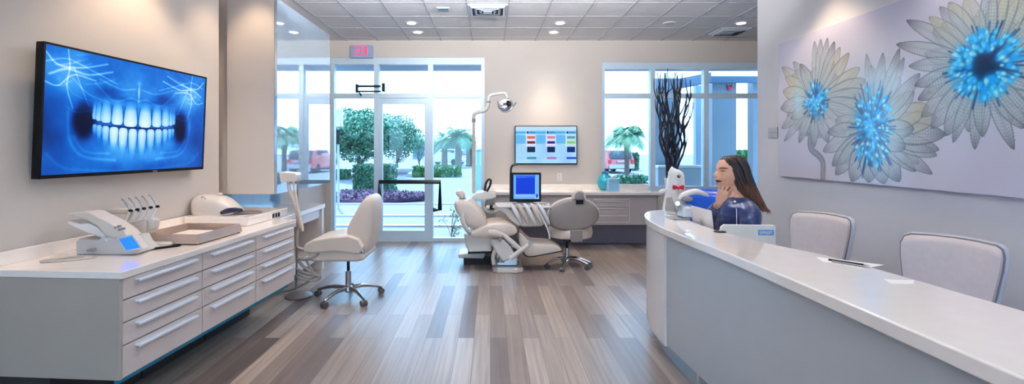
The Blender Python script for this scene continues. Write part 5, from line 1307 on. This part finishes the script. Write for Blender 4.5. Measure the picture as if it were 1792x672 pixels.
# ------------------------------------------------------------------ the woman at the desk, in profile, facing left
YH = 3.38
wm = thing('person', 'woman with long dark brown hair in a navy satin jacket, laughing, seated at the desk', 'person', (1.74, YH, 0))
m_skin = mat('skin', (220, 166, 138), .5, var=.03, scale=20); m_skin.node_tree.nodes['Principled BSDF'].inputs['Subsurface Weight'].default_value = .08
m_skin.node_tree.nodes['Principled BSDF'].inputs['Subsurface Radius'].default_value = (.01, .004, .002)
m_navy = mat('navy_satin', (16, 42, 96), .36, var=.05, scale=14, coat=.15, sheen=.2)
_n, _l = m_navy.node_tree.nodes, m_navy.node_tree.links
_tc = _n.new('ShaderNodeTexCoord'); _mp = _n.new('ShaderNodeMapping'); _mp.inputs['Rotation'].default_value = (.3, .9, .4); _mp.inputs['Scale'].default_value = (6, 6, 15)
_nz = _n.new('ShaderNodeTexNoise'); _nz.inputs['Scale'].default_value = 1.0; _nz.inputs['Distortion'].default_value = .6; _nz.inputs['Detail'].default_value = 2; _bp = _n.new('ShaderNodeBump'); _bp.inputs['Strength'].default_value = .45; _bp.inputs['Distance'].default_value = .03
_l.new(_tc.outputs['Object'], _mp.inputs['Vector']); _l.new(_mp.outputs[0], _nz.inputs['Vector']); _l.new(_nz.outputs['Fac'], _bp.inputs['Height']); _l.new(_bp.outputs['Normal'], _n['Principled BSDF'].inputs['Normal'])
m_trs = mat('dark_trousers', (26, 28, 40), .8)
HD = [(273.5, 1275, 1286, .015), (275, 1267, 1293, .04), (279, 1261, 1299, .058), (284, 1257.8, 1303, .068), (290, 1255.2, 1305.5, .073), (293.5, 1254.0, 1306, .075), (297, 1255.2, 1306, .075), (300, 1256, 1306, .075), (304, 1255, 1305, .074), (309, 1254, 1303, .071),
      (312, 1252.8, 1300, .066), (314.5, 1253.5, 1297, .062), (316.5, 1256.5, 1295, .059), (319, 1254.6, 1293, .056), (322, 1254.6, 1291, .051), (325, 1255.4, 1289, .044), (328, 1259, 1286, .034), (330, 1266, 1283, .02)]
NOSE = [(293, 0, .007), (297, 1.6, .007), (300, 3.2, .008), (303, 5.0, .010), (305.5, 6.6, .012), (307.5, 6.6, .014), (309.5, 4.0, .016), (311, .8, .014), (312, 0, .012), (312.5, .6, .02), (314, 1.4, .02), (316, 0, .02), (318.5, .8, .018), (320.5, 1.2, .018), (322.5, 0, .016), (330, 0, .01)]
def itp(tab, v, k): return float(np.interp(v, [r[0] for r in tab], [r[k] for r in tab]))
def head_pt(py, th, grow=0.0):
    f, bk, hw = itp(HD, py, 1), itp(HD, py, 2), itp(HD, py, 3)+grow
    cx = 1279.0; ct, st = math.cos(th), math.sin(th)
    x = cx-(cx-f)*abs(ct)**.9 if ct > 0 else cx+(bk-cx)*abs(ct)
    y = hw*math.copysign(abs(st)**.92, st)
    if ct > 0: x -= itp(NOSE, py, 1)*math.exp(-(y/max(.004, itp(NOSE, py, 2)))**2)
    p = P(x, py, YH); p.y = YH-y; p.x -= grow*ct
    return p                                     # th = 0 front, +90 degrees = the side turned to the viewer
body = MB()
rows = [273.5, 274.2, 275, 277, 279, 282, 284, 287, 290, 292, 293.5, 295, 297, 298.5, 300, 301.5, 303, 304.5, 305.5, 306.5, 307.5, 308.5, 309.5, 310.3, 311, 312, 313, 314, 315, 316, 317, 318, 319, 320, 321, 322, 323.5, 325, 326.5, 328, 329, 330]
body.loft([[head_pt(r, 2*PI*j/72) for j in range(72)] for r in rows])
body.tube([P(1282, 318, YH), P(1283, 330, YH), P(1287, 342, YH), (1.705, YH, 1.02)], [.050, .047, .052, .075], 20, 5)      # neck
def torso(scale=1.0, add=0.0, top=None):
    tb = [(1.74, .13, .175, .47), (1.74, .135, .18, .55), (1.73, .118, .155, .68), (1.725, .118, .168, .82), (1.712, .118, .19, .93), (1.708, .105, .185, .99), (1.705, .085, .14, 1.025), (1.704, .064, .085, 1.05), (1.702, .056, .065, 1.065)]
    out = []
    for cx, rx, ry, z in tb: out.append([Vector((cx+(rx*scale+add)*math.cos(2*PI*j/36), YH+(ry*scale+add)*math.sin(2*PI*j/36), z)) for j in range(36)])
    return out
body.loft(torso(.92))
near = [(1.71, YH-.165, .975), (1.70, YH-.205, .90), (1.68, YH-.215, .79), (1.61, YH-.20, .772), (1.55, YH-.17, .772)]
far = [(1.71, YH+.165, .975), (1.67, YH+.20, .91), (1.615, YH+.185, .83), (1.600, YH+.10, .93), (1.590, YH-.005, 1.0)]
for arm in (near, far): body.tube(arm, [.05, .046, .042, .034, .025], 12, 5)
def hand(wrist, d, pn, spread, lens, curl):
    """palm from the wrist along d, pn out of the back of the hand"""
    wrist = Vector(wrist); d = Vector(d).normalized(); pn = Vector(pn); pn = (pn-d*pn.dot(d)).normalized(); s = d.cross(pn)
    body.loft([[wrist+d*a+s*(w*math.cos(q))+pn*(h*math.sin(q)) for q in [2*PI*j/12 for j in range(12)]] for a, w, h in ((-.02, .022, .016), (.02, .031, .013), (.06, .039, .012), (.085, .038, .010))])
    for i in range(4):
        o = wrist+d*.08+s*((i-1.5)*.0205); L_ = lens[i]; dd = (d+s*((i-1.5)*spread)).normalized()
        p1 = o+dd*L_*.45; d2 = (dd-pn*curl).normalized(); p2 = p1+d2*L_*.32; d3 = (d2-pn*curl).normalized(); p3 = p2+d3*L_*.25
        body.tube([o-dd*.02, o, p1, p2, p3], [.0085, .0080, .0075, .0068, .0052], 10, 3)
    th = [wrist+d*.015+s*.02, wrist+d*.04+s*.045-pn*.005, wrist+d*.07+s*.055-pn*.015, wrist+d*.092+s*.052-pn*.02]
    body.tube(th, [.012, .011, .010, .007], 10, 3)
hand((1.55, YH-.17, .772), (-1, .25, -.08), (0, 0, 1), .12, (.062, .072, .068, .052), .28)
hand((1.590, YH-.012, 1.012), (.26, -.20, 1), (-.55, -1, .05), .16, (.050, .060, .056, .044), .30)
for sy in (-1, 1):
    body.tube([(1.74, YH+sy*.09, .52), (1.56, YH+sy*.10, .525), (1.385, YH+sy*.105, .505)], [.082, .072, .058], 16, 4)
    body.tube([(1.385, YH+sy*.105, .505), (1.40, YH+sy*.105, .36), (1.43, YH+sy*.105, .09)], [.056, .052, .034], 14, 4)
    body.tube([(1.455, YH+sy*.105, .045), (1.38, YH+sy*.11, .04), (1.27, YH+sy*.115, .025)], [.034, .036, .022], 12, 3)
bo = body.build('body', m_skin, wm, remesh=.0036)
# face details
ey = MB()
for sg in (1, -1):
    ey.tube([head_pt(298.8, sg*math.radians(a), .0015) for a in (24, 32, 40, 47)], [.0016, .0026, .0024, .0010], 6, 4)
    ey.tube([head_pt(294.2-.8*math.sin((a-16)/46*PI), sg*math.radians(a), .0015) for a in (18, 28, 40, 54, 62)], [.002, .0034, .003, .001], 6, 4)
ey.build('lashes_and_brows', mat('dark_brown_hair', (46, 30, 26), .6), wm)
lp = MB()
lp.tube([head_pt(316.9-2.4*math.cos(a/38*PI/2), math.radians(a), .0015) for a in (-36, -22, -8, 0, 8, 22, 36)], [.001, .003, .0036, .003, .001], 8, 4)
lp.tube([head_pt(316.9+2.7*math.cos(a/38*PI/2), math.radians(a), .0015) for a in (-34, -22, -8, 0, 8, 22, 34)], [.001, .003, .004, .003, .001], 8, 4)
lp.build('lips', mat('lip_red', (190, 92, 86), .4), wm)
mo = MB(); V0 = [head_pt(316.9-1.9*math.cos(a/36*PI/2), math.radians(a), .0016) for a in range(-36, 37, 4)]; V1 = [head_pt(316.9+2.1*math.cos(a/36*PI/2), math.radians(a), .0016) for a in range(-36, 37, 4)]
mo.loft([V0, V1], cap=False, closed=False); mo.build('open_mouth', mat('mouth_dark', (74, 24, 26), .5), wm)
te = MB(); V0 = [head_pt(316.6-1.6*math.cos(a/30*PI/2), math.radians(a), .0022) for a in range(-26, 27, 4)]; V1 = [head_pt(316.7, math.radians(a), .0022) for a in range(-26, 27, 4)]
te.loft([V0, V1], cap=False, closed=False); te.build('teeth', m_white, wm)
# clothes
jk = MB(); jk.loft(torso(1.0, .010)[0:8])
jk.tube([(1.71, YH-.125, .975), (1.712, YH-.178, .948), (1.70, YH-.208, .88), (1.68, YH-.218, .785), (1.63, YH-.205, .775), (1.595, YH-.19, .774)], [.072, .070, .062, .056, .05, .042], 18, 5)
jk.tube([(1.71, YH+.125, .975), (1.70, YH+.18, .94), (1.66, YH+.20, .86), (1.612, YH+.175, .845), (1.600, YH+.11, .91), (1.592, YH+.025, .972)], [.072, .068, .058, .058, .052, .044], 18, 5)
jk.tube([(1.68, YH-.05, 1.05), (1.655, YH, 1.035), (1.68, YH+.05, 1.05)], [.014, .018, .014], 10, 4)
jo = jk.build('jacket', m_navy, wm, remesh=.006)
tex = bpy.data.textures.new('satin_folds', 'CLOUDS'); tex.noise_scale = .05; tex.noise_depth = 1
dm_ = jo.modifiers.new('folds', 'DISPLACE'); dm_.texture = tex; dm_.strength = .004; dm_.mid_level = .5; dm_.texture_coords = 'LOCAL'
MB().tube([(1.648, YH-.10, 1.03), (1.636, YH-.15, .985), (1.627, YH-.172, .93), (1.627, YH-.172, .84)], .0026, 8, 5).build('piping', m_white, wm)
MB().ell((1.644, YH-.115, 1.026), (.009, .008, .009)).build('button', m_white, wm)
tr = MB(); tr.loft([r for r in torso(1.0, .007)[0:2]])
for sy in (-1, 1):
    tr.tube([(1.74, YH+sy*.09, .52), (1.56, YH+sy*.10, .525), (1.375, YH+sy*.105, .503)], [.092, .081, .067], 16, 4)
    tr.tube([(1.385, YH+sy*.105, .515), (1.40, YH+sy*.105, .36), (1.43, YH+sy*.105, .10)], [.065, .062, .050], 14, 4)
tr.build('trousers', m_trs, wm, remesh=.008)
for sy in (-1, 1):
    MB().tube([(1.475, YH+sy*.105, .05), (1.40, YH+sy*.11, .048), (1.30, YH+sy*.115, .032), (1.255, YH+sy*.115, .026)], [.040, .044, .030, .018], 14, 4).build('shoe', m_dark, wm)
# hair
m_hair, n, l, b = new_mat('long_brown_hair')
tc = n.new('ShaderNodeTexCoord'); sp = n.new('ShaderNodeSeparateXYZ'); rp = n.new('ShaderNodeValToRGB'); nz = n.new('ShaderNodeTexNoise'); ad = n.new('ShaderNodeMath'); ad.operation = 'MULTIPLY_ADD'
l.new(tc.outputs['Generated'], sp.inputs[0]); nz.inputs['Scale'].default_value = 1.0; mq = n.new('ShaderNodeMapping'); mq.inputs['Scale'].default_value = (60, 60, 9); mq.inputs['Rotation'].default_value = (0, math.radians(-28), 0); l.new(tc.outputs['Object'], mq.inputs['Vector']); l.new(mq.outputs[0], nz.inputs['Vector'])
l.new(nz.outputs['Fac'], ad.inputs[0]); ad.inputs[1].default_value = .55; l.new(sp.outputs['Z'], ad.inputs[2]); l.new(ad.outputs[0], rp.inputs['Fac'])
rp.color_ramp.elements[0].position = .34; rp.color_ramp.elements[0].color = S(150, 98, 72)
rp.color_ramp.elements[1].position = .80; rp.color_ramp.elements[1].color = S(44, 29, 28)
l.new(rp.outputs['Color'], b.inputs['Base Color']); b.inputs['Roughness'].default_value = .34
front = [(1266, 274.2), (1262, 279), (1262.5, 286), (1267, 296), (1271.5, 306), (1276, 316), (1281, 327), (1290, 338), (1303, 350), (1318, 361), (1333, 369.5)]
back = [(1280, 271.8), (1293, 273), (1301, 280), (1306, 291), (1309.5, 303), (1313.5, 315), (1319, 328), (1326, 342), (1333, 354), (1340, 364.5), (1346, 371.5)]
half = [.018, .055, .074, .082, .086, .087, .087, .085, .076, .05, .008]
fs = spline([(a, b_, 0) for a, b_ in front], 4); bs = spline([(a, b_, 0) for a, b_ in back], 4); hs_ = np.interp(np.linspace(0, 1, len(fs)), np.linspace(0, 1, len(half)), half)
def hair_pt(i, ph, g=0.0):
    f, bk = fs[i], bs[i]; hw = hs_[i]; cx, cy = (f.x+bk.x)/2, (f.y+bk.y)/2; hx, hy = (bk.x-f.x)/2, (bk.y-f.y)/2
    c_ = math.copysign(abs(math.cos(ph))**.8, math.cos(ph))
    p = P(cx-hx*c_*(1+g*8), cy-hy*c_*(1+g*8), YH); p.y = YH-(hw+g)*math.sin(ph); return p
hr = MB(); hr.loft([[hair_pt(i, 2*PI*j/40) for j in range(40)] for i in range(len(fs))])
rnd = random.Random(31)
for k in range(150):
    ph = rnd.uniform(-.15, PI+.15)*(1 if rnd.random() < .72 else -1); a0 = rnd.randrange(0, 8); a1 = len(fs)-rnd.randrange(1, 9); w_ = rnd.uniform(.25, .6); o = rnd.uniform(0, 6)
    pts = [hair_pt(i, ph+.05*math.sin(i*.25*w_+o), .0005+.004*math.sin(i*w_*.4+o)**2) for i in range(a0, a1, 2)]
    if len(pts) > 3: hr.tube(pts, [.002, .0065, .0065, .005, .001], 6, 2)
hr.build('hair', m_hair, wm, ang=80)
rnd = random.Random(77); w2 = MB()
for k in range(46):
    ph = rnd.uniform(.2, PI-.2)*(1 if rnd.random() < .7 else -1); a0 = len(fs)-rnd.randrange(10, 18)
    pts = [hair_pt(i, ph, .001) for i in range(a0, len(fs)-3, 2)]
    e = pts[-1]+(pts[-1]-pts[-2])*rnd.uniform(.5, 1.6)+Vector((rnd.uniform(-.012, .02), rnd.uniform(-.012, .012), rnd.uniform(-.02, .004))); pts.append(e)
    w2.tube(pts, [.004, .005, .0035, .0006], 6, 2)
w2.build('hair_ends', m_hair, wm, ang=80)
# plain stool under her
t = thing('round_stool', 'round grey stool the woman sits on behind the desk', 'stool', (1.74, YH, 0))
MB().lathe([(.17, .40), (.19, .41), (.19, .445), (.17, .458), (.01, .46)], (1.74, YH, 0), 32).build('seat', m_shell, t)
MB().cyl((1.74, YH, .02), (1.74, YH, .41), .025).build('column', m_chrome, t)
MB().lathe([(.15, 0), (.15, .012), (.05, .03), (.03, .03)], (1.74, YH, 0), 32).build('base', m_chrome, t)
